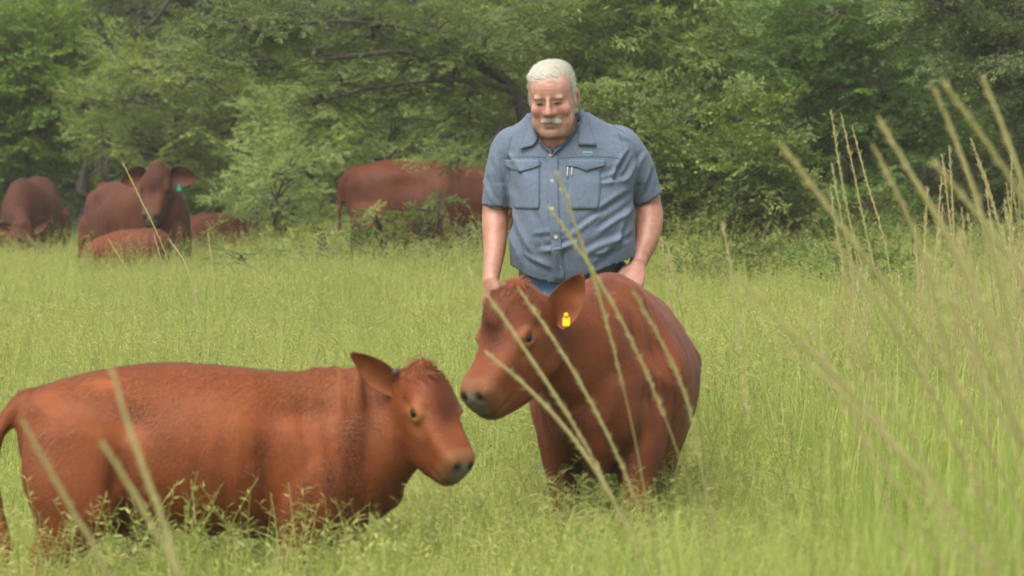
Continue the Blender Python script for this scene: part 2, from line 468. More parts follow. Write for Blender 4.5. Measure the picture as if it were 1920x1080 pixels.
# ------------------------------------------------------------------ trees and bushes
def mat_bark(name, c1, c2):
    t = NT(name)
    n1 = t.n('TexNoise', Vector=scaled_co(t, (9, 9, 2.5)), Scale=3.0, Detail=7.0, Roughness=.7)
    b = t.n('BsdfPrincipled', Base_Color=t.ramp(n1.outputs[0], [(.3, c1), (.7, c2)]), Roughness=.9)
    bm = t.n('Bump', Strength=.9, Distance=.02, Height=n1.outputs[0]); t.l(bm.outputs[0], b.inputs['Normal']); t.l(b.outputs[0], t.out.inputs[0]); return t.m
M_BARK = mat_bark('bark', (.016, .013, .009), (.055, .046, .034))
M_LF = dict(
    acacia=mat_leaf('acacia_leaf', (0.117, 0.180, 0.040), (0.367, 0.437, 0.109), .35, patch=.7),
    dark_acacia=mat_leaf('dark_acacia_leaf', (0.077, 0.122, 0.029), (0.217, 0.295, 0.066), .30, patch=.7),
    light=mat_leaf('light_acacia_leaf', (0.127, 0.202, 0.046), (0.391, 0.477, 0.144), .38, patch=.7),
    fern=mat_leaf('green_acacia_leaf', (0.047, 0.111, 0.021), (0.161, 0.259, 0.045), .32, patch=.7),
    broad=mat_leaf('broad_leaf', (0.056, 0.097, 0.020), (0.214, 0.270, 0.059), .35, patch=.8),
    bright=mat_leaf('bright_leaf', (0.070, 0.134, 0.017), (0.222, 0.336, 0.048), .40, patch=.5),
    willow=mat_leaf('narrow_leaf', (0.076, 0.133, 0.029), (0.300, 0.376, 0.096), .33, patch=.8),
    grey=mat_leaf('grey_leaf', (0.050, 0.081, 0.021), (0.147, 0.195, 0.059), .28, patch=.8),
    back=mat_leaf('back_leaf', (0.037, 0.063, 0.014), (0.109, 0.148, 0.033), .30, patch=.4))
def branchlet(name, style, seed, mats, L=.32):
    rs = np.random.RandomState(seed); acc = Acc()
    k = 9; tt = np.linspace(0, 1, k)
    yb = rs.uniform(-.06, .06); zb = rs.uniform(-.05, .02)
    main = np.c_[tt * L, yb * tt ** 2, zb * tt ** 2 + rs.normal(0, .004, k)]
    V, F = tubes_np(main[:-1], main[1:], .0028); acc.add(V, F, None, 1)
    P0 = []; Dd = []
    ns = 11
    for i in range(ns):
        u = (i + 1) / ns; p = np.array([np.interp(u, tt, main[:, a]) for a in range(3)])
        sg = 1 if i % 2 else -1; an = sg * rs.uniform(.6, 1.15); el = rs.uniform(-.35, .45)
        d = np.array([math.cos(an) * math.cos(el), math.sin(an) * math.cos(el), math.sin(el)])
        l = (.09 + .09 * math.sin(math.pi * min(u * .9 + .1, 1))) * rs.uniform(.7, 1.2) * L / .32
        if i == ns - 1: d = np.array([1., 0, 0])
        e = p + d * l + np.array([0, 0, -.02 * rs.rand()])
        V, F = tubes_np(p[None], e[None], .0015); acc.add(V, F, None, 1)
        P0.append(p); Dd.append(e - p)
    P0 = np.array(P0); Dd = np.array(Dd)
    def leaves(per, spread, ll, ww, up=1.0, bend=.08, j=.3, two=True):
        Q0 = []; Q1 = []; Nn = []
        for p, d in zip(P0, Dd):
            dn = nrm(d); s = nrm(np.cross(dn, [0, 0, 1.])); u3 = np.cross(s, dn)
            for q in range(per):
                t_ = (q + .5) / per
                for sg in ((1, -1) if two else (rs.choice([-1, 1]),)):
                    Q0.append(p + d * t_ + rs.normal(0, .004, 3)); v = dn * math.cos(spread) + s * sg * math.sin(spread) + rs.normal(0, j, 3)
                    Q1.append(nrm(v)); Nn.append(nrm(u3 * up + rs.normal(0, .45, 3)))
        Q0, Q1, Nn = map(np.array, (Q0, Q1, Nn)); n = len(Q0)
        V, F, S = leaf_quads(Q0, Q1, Nn, ll * rs.uniform(.65, 1.25, n), ww * rs.uniform(.7, 1.2, n), rs.rand(n), bend); acc.add(V, F, S, 0)
    if style == 'fine': leaves(15, 1.15, .019, .0072, j=.18)
    elif style == 'fern': leaves(12, 1.2, .028, .0105, j=.12)
    elif style == 'broad': leaves(6, .85, .040, .019, j=.35)
    elif style == 'narrow': leaves(4, .6, .088, .0115, up=.7, bend=.16, j=.35)
    elif style == 'small': leaves(9, .9, .024, .014, j=.4)
    return acc.build(name, mats)
BR = {}
for kind, style, L_ in (('acacia', 'fine', .30), ('dark_acacia', 'fine', .30), ('light', 'fine', .28), ('fern', 'fern', .32), ('broad', 'broad', .26), ('bright', 'broad', .30), ('willow', 'narrow', .30), ('grey', 'small', .26), ('back', 'broad', .40)):
    c = bpy.data.collections.new('twigs_' + kind)
    for i in range(5): c.objects.link(branchlet('twig_%s_%s' % (kind, 'abcde'[i]), style, 100 + i * 7 + len(kind), [M_LF[kind], M_BARK], L_))
    BR[kind] = c
def limb_path(a, b, rs, sag=.12, n=7):
    a = np.asarray(a, float); b = np.asarray(b, float); L = np.linalg.norm(b - a); t_ = np.linspace(0, 1, n)
    o = rs.normal(0, .07 * L, (n, 3)) * np.sin(np.pi * t_)[:, None]
    p = a + (b - a) * t_[:, None] + o; p[:, 2] += sag * L * np.sin(np.pi * t_)
    return catmull(p, n * 2)
def tree(label, kind, px, D, lobes, dens=60, flat=.55, group=None, cat='tree', seed=1, name='acacia_tree', trunk_r=.07, stems=3, twig=1.0, up=.25, base=None, dr=1.0, show_trunk=None, inner=.25):
    """lobes: (px, py, rx, ry[, depth offset]) of leaf masses, at their own place and depth"""
    rs = np.random.RandomState(seed)
    base = np.array([P(px, 0, D)[0], D, 0.0]) if base is None else np.asarray(base, float)
    e = empty(name, tuple(base), label, cat, group)
    Ls = []
    for l in lobes:
        dy = l[4] if len(l) > 4 else rs.uniform(-.45, .45) * dr
        c = P(l[0], l[1], D + dy); m = D / F_PX
        Ls.append((c, np.array([l[2] * m, l[2] * m * .9 * dr, l[3] * m])))
    segs = []; wood = Acc()
    def add_path(p, r0, r1):
        r = np.linspace(r0, r1, len(p) - 1); V, F = tubes_np6(p, np.linspace(r0, r1, len(p))); wood.add(V, F)
    # stems and limbs
    st = []
    topz = np.mean([c[2] for c, r in Ls])
    for i in range(stems):
        a = base + np.array([rs.normal(0, .06), rs.normal(0, .06), -.03]); cc = Ls[rs.randint(len(Ls))][0]
        b = base * .55 + cc * .45; b[2] = max(.35, topz * rs.uniform(.35, .6))
        p = limb_path(a, b, rs, .03); add_path(p, trunk_r, trunk_r * .6); st.append(p)
    if show_trunk is not None:
        for tr in show_trunk:
            p = catmull(np.array([P(x, y, D + q) for x, y, q, r in tr]), 14); r = np.interp(np.linspace(0, 1, 14), np.linspace(0, 1, len(tr)), [q[3] for q in tr])
            V, F = tubes_np6(p, r); wood.add(V, F); st.append(p)
    pts = []; rot = []; scl = []
    for c, r in Ls:
        allp = np.vstack(st); k = np.argmin(np.linalg.norm((allp - c) * [1, 1, .8], axis=1)); a = allp[k]
        p = limb_path(a, c, rs, .08); rr = np.clip(.018 + .012 * np.linalg.norm(c - a), .012, trunk_r * .7); add_path(p, rr, .010)
        vol = (r[0] * r[1] * r[2]) ** (1 / 3)
        n = int(dens * (r[0] * r[2] / .16) / twig ** 1.7 * rs.uniform(.85, 1.15)) + 10
        u = rs.normal(0, 1, (n, 3)); u /= np.linalg.norm(u, axis=1)[:, None]
        rad = np.where(rs.rand(n) < inner, rs.uniform(.2, .8, n), rs.uniform(.75, 1.12, n))[:, None]
        q = c + u * rad * r
        wob = vnoise(q, 2.3)[:, None] * .10; q = q + u * wob
        # fine boughs out to some of the twigs
        for j in rs.choice(n, min(n, 9 + n // 8), replace=False):
            pp = limb_path(p[rs.randint(len(p) // 2, len(p))], q[j], rs, .05, 4); V, F = tubes_np6(pp, np.linspace(.008, .0025, len(pp)), 3); wood.add(V, F)
        az = np.arctan2(u[:, 1], u[:, 0]) + rs.normal(0, .6, n); el = np.clip(np.arcsin(u[:, 2]) * (1 - flat) + rs.normal(0, .30, n) + up * .3, -1.2, 1.3)
        pts.append(q); rot.append(np.c_[rs.normal(0, .35, n), -el, az]); s = twig * rs.uniform(.75, 1.35, n); scl.append(np.c_[s, s, s])
    pts = np.vstack(pts); keep = pts[:, 2] > .03
    pts, rot, scl = pts[keep], np.vstack(rot)[keep], np.vstack(scl)[keep]
    wo = wood.build('trunk', [M_BARK]); COL.objects.link(wo); wo.data.transform(Matrix.Translation(-Vector(base))); wo.parent = e
    wo.data.polygons.foreach_set('use_smooth', np.ones(len(wo.data.polygons), bool))
    gn_scatter('crown', pts, rot, scl, rs.randint(0, 5, len(pts)), BR[kind], e, base)
    return e
def tubes_np6(p, r, m=6):
    p = np.asarray(p, float); n = len(p); T = np.gradient(p, axis=0); T /= np.linalg.norm(T, axis=1)[:, None] + 1e-9
    A = np.cross(T, np.array([.31, .17, .93])); A /= np.linalg.norm(A, axis=1)[:, None] + 1e-9; B = np.cross(T, A)
    th = np.linspace(0, 2 * np.pi, m, endpoint=False)
    V = (p[:, None] + (A[:, None] * np.cos(th)[None, :, None] + B[:, None] * np.sin(th)[None, :, None]) * np.asarray(r)[:, None, None]).reshape(-1, 3)
    F = np.array([(i * m + j, i * m + (j + 1) % m, (i + 1) * m + (j + 1) % m, (i + 1) * m + j) for i in range(n - 1) for j in range(m)])
    return V, F

tree('bright green leafy bush at the left edge behind the grazing cow', 'bright', 20, 48, [(30, 80, 95, 60), (95, 170, 75, 50), (10, 190, 80, 60), (60, 270, 85, 50), (-60, 130, 90, 80), (-50, 290, 90, 80), (110, 60, 60, 45), (20, 350, 80, 45), (-160, 200, 110, 110), (90, 110, 60, 40)],
     dens=62, seed=2, name='leafy_bush', cat='bush', trunk_r=.05)
tree('grey-green acacia above the cow with the green tag', 'acacia', 330, 46, [(230, 190, 85, 45), (330, 215, 95, 45), (425, 250, 85, 40), (300, 275, 95, 35), (185, 250, 55, 40), (390, 320, 80, 40), (455, 180, 75, 40), (345, 140, 90, 38), (250, 120, 70, 35), (470, 300, 60, 45), (420, 375, 70, 35), (330, 340, 60, 30)],
     dens=62, seed=3, name='acacia_tree', show_trunk=[[(470, 400, 0, .09), (455, 320, 0, .08), (500, 250, -.1, .06), (440, 190, -.3, .04)]])
tree('half-bare grey tree with tangled twigs at the top left', 'grey', 170, 50, [(200, 60, 90, 50), (120, 20, 80, 40), (270, 20, 80, 40), (160, 110, 60, 30)], dens=26, seed=4, name='twiggy_tree', trunk_r=.06,
     show_trunk=[[(190, 330, 0, .08), (175, 200, 0, .06), (165, 100, 0, .045), (130, -10, .1, .03)], [(175, 200, 0, .05), (210, 100, .1, .035), (290, 40, 0, .03), (330, -20, 0, .02)], [(165, 110, 0, .03), (220, 50, 0, .02), (230, -20, 0, .015)], [(165, 100, 0, .03), (110, 70, 0, .02), (60, -10, 0, .015)]])
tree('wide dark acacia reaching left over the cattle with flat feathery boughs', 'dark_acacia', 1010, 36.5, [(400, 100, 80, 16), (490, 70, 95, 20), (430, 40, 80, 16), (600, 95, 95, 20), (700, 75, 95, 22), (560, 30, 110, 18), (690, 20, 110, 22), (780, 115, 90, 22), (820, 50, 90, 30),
     (520, 130, 70, 14), (640, 150, 85, 15), (740, 165, 85, 18), (850, 165, 80, 25), (900, 100, 80, 35), (930, 30, 90, 35), (880, 225, 60, 18), (870, 295, 40, 9, -1.2), (600, 190, 60, 10)],
     dens=70, flat=.9, seed=5, name='acacia_tree', trunk_r=.10, up=0, show_trunk=[[(1010, 480, 0, .12), (1000, 300, 0, .09), (965, 170, 0, .06), (870, 112, 0, .034), (760, 96, -.3, .026), (600, 112, -.3, .017), (440, 112, -.3, .008)], [(960, 190, 0, .02), (925, 262, -.6, .012), (860, 300, -1.1, .008), (835, 312, -1.2, .004)], [(960, 170, 0, .04), (850, 150, -.3, .024), (700, 165, -.4, .014), (590, 195, -.4, .007)],
     [(960, 160, 0, .035), (820, 70, -.2, .022), (640, 40, -.3, .015), (480, 58, -.3, .008)]], dr=.8)
tree('pale green acacia behind the broadside cow', 'light', 620, 42, [(560, 205, 75, 40), (650, 235, 95, 38), (765, 225, 90, 38), (600, 290, 90, 32), (525, 325, 65, 32), (700, 310, 95, 32), (850, 245, 90, 45), (565, 370, 75, 32), (485, 385, 50, 28), (840, 320, 80, 35), (640, 170, 80, 30), (760, 150, 80, 30), (900, 190, 80, 40), (660, 380, 80, 40)],
     dens=62, seed=6, name='acacia_tree', show_trunk=[[(560, 440, 0, .06), (585, 330, 0, .05), (560, 250, .2, .035)]])
tree('narrow-leaved tree filling the top of the picture right of the man', 'willow', 1180, 38, [(960, 55, 90, 45), (1075, 60, 95, 45), (1185, 45, 95, 45), (1290, 55, 90, 45), (1115, 145, 85, 40), (1225, 140, 95, 40), (1010, 150, 85, 40), (1370, 95, 80, 45), (1310, 150, 80, 40), (930, 130, 60, 35), (1010, 0, 90, 40), (1180, -30, 120, 40), (1340, -10, 100, 40), (940, 220, 70, 35)],
     dens=62, flat=.2, seed=7, name='narrow_leaved_tree', show_trunk=[[(1180, 480, .3, .09), (1190, 300, .3, .07), (1210, 150, .3, .05), (1160, 0, .2, .04)]], up=.4)
tree('yellow-green leafy bush at the right shoulder of the man', 'broad', 1300, 34, [(1180, 215, 70, 40), (1275, 205, 85, 42), (1385, 225, 80, 45), (1205, 300, 70, 42), (1300, 290, 90, 42), (1400, 305, 80, 42), (1260, 375, 90, 42), (1370, 385, 90, 42), (1450, 380, 70, 45), (1230, 450, 80, 32), (1330, 455, 90, 32), (1440, 460, 85, 32), (1145, 240, 45, 30)],
     dens=64, seed=8, name='leafy_bush', cat='bush', trunk_r=.04, stems=5)
tree('feathery green acacia with a dark leaning trunk at the upper right', 'fern', 1560, 36.5, [(1490, 120, 75, 35), (1585, 105, 90, 38), (1560, 190, 95, 36), (1665, 175, 90, 42), (1500, 225, 75, 32), (1640, 260, 90, 36), (1540, 290, 80, 30), (1490, 30, 75, 35), (1600, 30, 90, 40), (1700, 80, 80, 40), (1730, 250, 70, 40), (1480, 330, 60, 32)],
     dens=60, flat=.75, seed=9, name='acacia_tree', show_trunk=[[(1570, 470, .2, .08), (1540, 300, .3, .075), (1500, 110, .3, .065), (1470, -20, .3, .06)]])
tree('grey-green small-leaved tree in the top right corner', 'grey', 1990, 33, [(1800, 40, 85, 42), (1880, 100, 75, 45), (1900, 20, 85, 45), (1850, 140, 55, 28), (1960, 140, 80, 60), (1750, 0, 70, 32), (1990, 50, 90, 60), (1960, 250, 70, 50)], dens=80, seed=10, name='small_leaved_tree',
     show_trunk=[[(1990, 480, 0, .10), (1985, 300, 0, .09), (1950, 120, 0, .06), (1840, 60, 0, .03)]])
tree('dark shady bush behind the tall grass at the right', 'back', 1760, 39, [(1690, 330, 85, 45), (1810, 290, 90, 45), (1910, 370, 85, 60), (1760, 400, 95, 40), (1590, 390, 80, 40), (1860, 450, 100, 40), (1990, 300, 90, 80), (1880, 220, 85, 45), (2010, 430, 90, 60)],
     dens=60, seed=11, name='shady_bush', cat='bush', trunk_r=.05, stems=4, twig=.8)
tree('low green bush at the foot of the dark bush on the right', 'fern', 1650, 34.5, [(1560, 450, 80, 35), (1660, 470, 80, 32), (1760, 490, 85, 30), (1850, 500, 80, 30), (1930, 480, 80, 40), (1620, 380, 50, 26), (2020, 480, 80, 45)], dens=60, seed=12, name='low_bush', cat='bush', trunk_r=.03, stems=5, twig=.85)
tree('young pale acacia in front of the cow lying in the grass', 'light', 500, 39.5, [(545, 300, 45, 26), (510, 360, 45, 22), (565, 400, 50, 22), (480, 400, 35, 16), (610, 430, 40, 18)], dens=60, seed=13, name='acacia_sapling', cat='sapling', trunk_r=.025, twig=.8, dr=.6)
tree('small acacia shrub with a bright branch before the flank of the broadside cow', 'fern', 745, 34.6, [(830, 372, 26, 9), (800, 395, 28, 9), (775, 418, 26, 10), (705, 405, 24, 18), (715, 440, 36, 18), (755, 455, 38, 16), (690, 470, 35, 16)], dens=16, seed=14, name='acacia_shrub', cat='shrub', trunk_r=.008, twig=.34, dr=.5)
tree('dull weedy shrub beneath the belly of the broadside cow', 'grey', 870, 34.4, [(880, 450, 45, 20), (840, 475, 45, 18), (905, 480, 45, 20), (800, 485, 40, 14)], dens=22, seed=15, name='weedy_shrub', cat='shrub', trunk_r=.010, twig=.5, dr=.5)
tree('low straggly shrub by the tail of the broadside cow', 'acacia', 640, 34.8, [(600, 440, 40, 22), (650, 465, 35, 16), (560, 455, 40, 18), (665, 430, 22, 14)], dens=24, seed=16, name='straggly_shrub', cat='shrub', trunk_r=.010, twig=.5, dr=.5)
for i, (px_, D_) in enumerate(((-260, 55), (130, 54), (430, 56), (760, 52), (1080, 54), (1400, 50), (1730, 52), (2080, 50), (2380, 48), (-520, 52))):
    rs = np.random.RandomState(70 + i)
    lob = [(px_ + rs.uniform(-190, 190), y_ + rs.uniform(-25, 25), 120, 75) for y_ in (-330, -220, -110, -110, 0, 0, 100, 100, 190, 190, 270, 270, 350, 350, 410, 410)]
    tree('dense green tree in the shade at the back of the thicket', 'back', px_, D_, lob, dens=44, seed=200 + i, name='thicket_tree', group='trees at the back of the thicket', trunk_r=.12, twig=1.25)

tree('straggling green weeds spilling into the grass before the yellow-green bush', 'broad', 1360, 30.5, [(1270, 500, 45, 16), (1330, 512, 50, 18), (1400, 520, 55, 18), (1460, 505, 50, 20), (1350, 480, 45, 16), (1430, 480, 45, 18)], dens=34, seed=21, name='weedy_shrub', cat='shrub', trunk_r=.010, stems=5, twig=.55, dr=.8)
tree('straggling dark green weeds at the foot of the low bush on the right', 'fern', 1600, 29.5, [(1520, 510, 50, 20), (1590, 520, 50, 18), (1660, 505, 50, 22), (1560, 480, 45, 18), (1720, 510, 50, 20)], dens=34, seed=22, name='weedy_shrub', cat='shrub', trunk_r=.010, stems=5, twig=.55, dr=.8)
tree('thin green weeds between the broadside cow and the lying cow', 'acacia', 560, 33.0, [(520, 470, 40, 16), (580, 480, 45, 16), (610, 455, 30, 18), (450, 478, 35, 12)], dens=28, seed=23, name='weedy_shrub', cat='shrub', trunk_r=.008, stems=4, twig=.5, dr=.8)
# ------------------------------------------------------------------ cattle
M_COAT = mat_coat('red_coat')
t = NT('coat_hair')
a_ = t.n('Attribute', attribute_name='tint'); b_ = t.n('BsdfPrincipled', Base_Color=a_.outputs[0], Roughness=.5); b_.inputs['Specular IOR Level'].default_value = .3
t.l(b_.outputs[0], t.out.inputs[0]); M_HAIRC = t.m
M_EYE = mat_plain('eye_dark', (.006, .005, .005), rough=.22, spec=.4)
M_HOOF = mat_plain('hoof_horn', (.05, .035, .025), rough=.5, noise=.3)
M_SWITCH = mat_plain('tail_hair', (.05, .018, .012), rough=.7, noise=.3, nscale=60)
M_YTAG = mat_plain('yellow_plastic', (.85, .55, .01), rough=.35)
M_GTAG = mat_plain('green_plastic', (.01, .30, .16), rough=.35)

def frame(nvec, dguess):
    n = nrm(nvec); d = np.asarray(dguess, float); d = nrm(d - n * d.dot(n)); y = np.cross(d, n)
    return np.c_[n, y, d]            # columns: nose, left, dorsal

# head stations in head lengths: x, top, bottom, half width, n_top, n_bottom
HEAD = [(-.20, .06, -.34, .13, 2, 2), (-.10, .15, -.41, .19, 2.1, 2), (.0, .215, -.45, .225, 2.2, 2), (.12, .25, -.475, .25, 2.4, 2.1),
        (.26, .25, -.48, .262, 2.6, 2.2), (.38, .215, -.475, .25, 2.6, 2.2), (.50, .165, -.475, .235, 2.5, 2.3), (.64, .125, -.435, .212, 2.5, 2.4),
        (.78, .105, -.375, .197, 2.4, 2.5), (.89, .092, -.33, .180, 2.5, 2.5), (.96, .055, -.29, .150, 2.4, 2.5), (1.005, -.01, -.20, .105, 2.2, 2.3)]
def head_parts(HL, dome=1.0, wide=1.0, bulge=0):
    S = np.array(HEAD, float)
    S[:, 1] = np.where(S[:, 0] < .5, .17 + (S[:, 1] - .17) * (1 + (dome - 1)), S[:, 1])
    S[:, 3] *= wide
    S = catmull(S, 30)
    rings = [se_ring(np.array([s[0], 0, 0.]), np.array([0, 1., 0]), np.array([0, 0, 1.]), s[3], s[1], -s[2], s[4], s[5], 32) for s in S]
    parts = [rings_mesh(rings)]
    # poll tuft, brow ridges, cheek bones, jaw, lips
    parts.append(ellipsoid((-.01, 0, .19), (.10, .14, .085 * dome)))
    for s in (-1, 1):
        parts.append(ellipsoid((.31, s * .20, .135), (.105, .065, .065)))
        parts.append(ellipsoid((.24, s * .185, -.25), (.22, .065, .17)))
        parts.append(ellipsoid((.90, s * .095, -.005), (.085, .06, .075)))
    if bulge: parts.append(ellipsoid((.20, 0, .19), (.24, .215, .18 * bulge)))
    parts.append(ellipsoid((.88, 0, -.26), (.10, .12, .05)))
    return [(v * HL, f) for v, f in parts]
def ear_part(base, tip, face, W, thick, m=14, k=12):
    """cupped leaf-shaped ear from base to tip, hollow side towards face"""
    base = np.asarray(base, float); tip = np.asarray(tip, float); L = np.linalg.norm(tip - base)
    a = nrm(tip - base); f = np.asarray(face, float); f = nrm(f - a * f.dot(a)); s = np.cross(a, f)
    rings = []
    for i in range(k):
        t = i / (k - 1)
        w = .5 * W * (math.sin(math.pi * (.13 + .85 * t) ** .85) ** .8)
        cup = .40 * W * (1 - .5 * t)
        hf = thick * (.62 if t < .8 else .5)
        ring = []
        for th in np.linspace(0, 2 * np.pi, m * 2, endpoint=False):
            x = math.cos(th); e_ = math.sin(th)
            ring.append(base + a * (L * t) + s * ((w + hf * .5) * x) - f * (cup * (1 - x * x) * min(1, w / (W * .35))) + f * (e_ * hf))
        rings.append(np.array(ring))
    return rings_mesh(rings)

def quadruped(name, label, cat, group, root, fwd, trunk, neck, head, legs, tail, voxel=.01, base=(.26, .07, .03), dark=.7,
              smooth=8, dents=(), ntop=2.0, nbot=2.2, extra=(), wr=1.0, hair=0, zcf=.52):
    """everything in a local frame: x forward, y left, z up; root = world origin of the frame, fwd = heading"""
    fx = nrm((fwd[0], fwd[1], 0)); R = np.c_[fx, np.cross((0, 0, 1), fx), (0, 0, 1)]
    root = np.asarray(root, float)
    e = empty(name, tuple(root), label, cat, group)
    toW = lambda v: np.asarray(v) @ R.T + root
    toL = lambda v: (np.asarray(v, float) - root) @ R
    parts = []
    S = catmull(trunk, 40)
    rings = []
    for x, zt, zb, w in S:
        zc = zb + (zt - zb) * zcf
        rings.append(se_ring(np.array([x, 0, zc]), np.array([0, 1., 0]), np.array([0, 0, 1.]), w, zt - zc, zc - zb, ntop, nbot, 36))
    parts.append(rings_mesh(rings))
    # head
    HL = head['HL']; Hm = frame(R.T @ nrm(head['n']), R.T @ np.asarray(head['d'], float))
    pin = np.array(head['pin']) * HL
    ho = toL(head['at']) - Hm @ pin                     # head origin in the local frame
    hp = [xf(p, Hm, ho) for p in head_parts(HL, head.get('dome', 1), head.get('wide', 1), head.get('bulge', 0))]
    parts += hp
    eyes = []; ears = []
    er = .054 * HL
    for s in (-1, 1):
        ep = np.array([.37, s * .232 * head.get('wide', 1), .075]) * HL
        eyes.append(ep)
        th = np.linspace(0, 2 * np.pi, 15)[:-1]
        sgn = np.array([math.cos(.35) * 0, s, .25]); sgn = sgn / np.linalg.norm(sgn)
        uu = np.array([0, -sgn[2] * s, abs(sgn[1])]); 
        rr = er * 1.12
        pts = [ep + np.array([1., 0, 0]) * (rr * 1.25 * math.cos(a)) + uu * (rr * math.sin(a)) + sgn * (er * .45) for a in th]
        pts.append(pts[0])
        parts.append(xf(tube(pts, [er * .32] * len(pts), m=8, n=40), Hm, ho))
        parts.append(xf(ellipsoid(ep + np.array([0, 0, 1.]) * er * .85 + sgn * er * .30, (er * 1.7, er * .85, er * .55)), Hm, ho))
    for s, sp in zip((-1, 1), head['ears']):
        b = np.array(sp.get('base', [.055, s * .20, .03])) * HL
        tip = b + (Hm.T @ (R.T @ nrm(sp['dir']))) * sp.get('len', .58) * HL
        ears.append((b, tip, Hm.T @ (R.T @ nrm(sp['face'])), sp.get('w', .36) * HL))
    # neck
    N = [np.array(x, float) for x in neck]
    hb = ho + Hm @ (np.array([.10, 0, -.10]) * HL)
    NS = [np.r_[n_[:3], n_[3], n_[4]] for n_ in N] + [np.r_[hb, .19 * HL, .25 * HL]]
    parts.append(tube([n_[:3] for n_ in NS], [(n_[3], n_[4]) for n_ in NS], m=28, n=26, up=(0, 0, 1)))
    for lg in legs:
        parts.append(tube([q[:3] for q in lg], [(q[3], q[4]) for q in lg], m=18, n=36, up=(1, 0, 0)))
    if tail: parts.append(tube([q[:3] for q in tail], [q[3] for q in tail], m=10, n=40, up=(0, 1, 0)))
    parts += list(extra)
    V, F = fuse(parts, voxel)
    hl = (V - ho) @ Hm / HL                               # head coordinates of every vertex
    hw = ((hl[:, 0] > -.6) & (np.abs(hl[:, 1]) < .9) & (np.abs(hl[:, 2]) < .7)).astype(float)
    inhead = sstep(-.12, .12, hl[:, 0]) * (np.linalg.norm(hl - np.array([.45, 0, 0]), axis=1) < .95)
    earm = np.clip(sstep(.27, .33, np.abs(hl[:, 1])) * (hl[:, 0] < .45) * (hl[:, 0] > -.75) * (hl[:, 2] > -.45) * (hl[:, 2] < .75), 0, 1)
    wgt = 1 - .75 * np.maximum(inhead * .8, earm)
    V = smooth_mesh(V, F, smooth, wgt)
    Nn = normals(V, F)
    hl = (V - ho) @ Hm / HL
    # nostrils, mouth line, eye sockets, jaw hollow
    D = np.zeros(len(V))
    for s in (-1, 1):
        D -= .038 * HL * gauss(hl, (.985, s * .085, .0), (.035, .034, .032))
        D -= .024 * HL * gauss(hl, (.46, s * .20, .0), (.08, .06, .05))
        D -= .018 * HL * gauss(hl, (.62, s * .15, -.12), (.12, .08, .07))
        D -= .022 * HL * gauss(hl, (.22, s * .25, .06), (.08, .06, .05))
        D -= .014 * HL * gauss(hl, (.88, s * .17, -.185), (.12, .05, .016))
        D += .012 * HL * gauss(hl, (.80, s * .13, -.03), (.12, .05, .03))
    D -= .030 * HL * gauss(hl, (.58, 0, .15), (.13, .10, .08))
    D -= .012 * HL * gauss(hl, (1.0, 0, -.185), (.05, .12, .016))
    for c, r, a in dents: D += a * gauss(V, c, r)
    D += vnoise(V, 6) * .006 + vnoise(V, 14) * .002
    nk = (1 - inhead) * gauss(V, (NS[1][0], 0, NS[1][2] - .04), (.16, 9, .30)) * (NS[0][3] < .25)
    D += nk * .006 * np.sin(V[:, 0] * 95 + 14 * V[:, 2] + 2.2 * vnoise(V, 5))
    V = V + Nn * D[:, None]
    # tint of coat and muzzle, darker low down, in nostrils and mouth line
    col = np.tile(np.array(base), (len(V), 1))
    k = vnoise(V, 2.3)[:, None] * .10 + 1
    col = col * k
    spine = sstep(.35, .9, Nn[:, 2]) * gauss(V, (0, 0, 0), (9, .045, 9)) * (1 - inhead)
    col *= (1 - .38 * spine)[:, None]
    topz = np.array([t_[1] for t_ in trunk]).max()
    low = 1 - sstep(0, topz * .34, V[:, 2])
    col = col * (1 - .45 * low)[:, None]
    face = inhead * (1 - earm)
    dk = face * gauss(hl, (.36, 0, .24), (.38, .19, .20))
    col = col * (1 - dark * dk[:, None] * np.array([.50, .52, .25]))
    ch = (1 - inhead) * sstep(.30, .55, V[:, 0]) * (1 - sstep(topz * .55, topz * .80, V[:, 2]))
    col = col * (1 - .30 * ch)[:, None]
    tan = np.array([.36, .155, .065]) * (np.mean(base) / .12)
    def blend(w, c):
        nonlocal col
        w = np.clip(w, 0, 1)[:, None]; col = col * (1 - w) + np.asarray(c) * w
    for s in (-1, 1):
        blend(1.0 * face * gauss(hl, (.375, s * .24, .07), (.095, .08, .08)), tan * 1.15)
        blend(.35 * face * gauss(hl, (.5, s * .2, -.05), (.1, .1, .07)), tan)
    blend(.8 * face * sstep(.80, .88, hl[:, 0]), tan * .85)
    gm = inhead * sstep(.945, .975, hl[:, 0] + .05 * (hl[:, 2] + .06) - .22 * np.abs(hl[:, 1])) * (1 - sstep(.0, .045, -hl[:, 2] - .19))
    blend(gm, head.get('muzzle', (.145, .122, .095)))
    for s in (-1, 1): blend(inhead * 1.6 * gauss(hl, (.985, s * .09, .0), (.06, .042, .034)), (.015, .012, .01))
    blend(inhead * .8 * gauss(hl, (.97, 0, -.19), (.08, .2, .012)), (.03, .02, .015))
    blend(.25 * earm, tan * .6)
    wr_ = wr * (1 - inhead) * sstep(.05, .40, V[:, 0]) * (1 - .6 * sstep(.6, .8, np.abs(Nn[:, 2])))
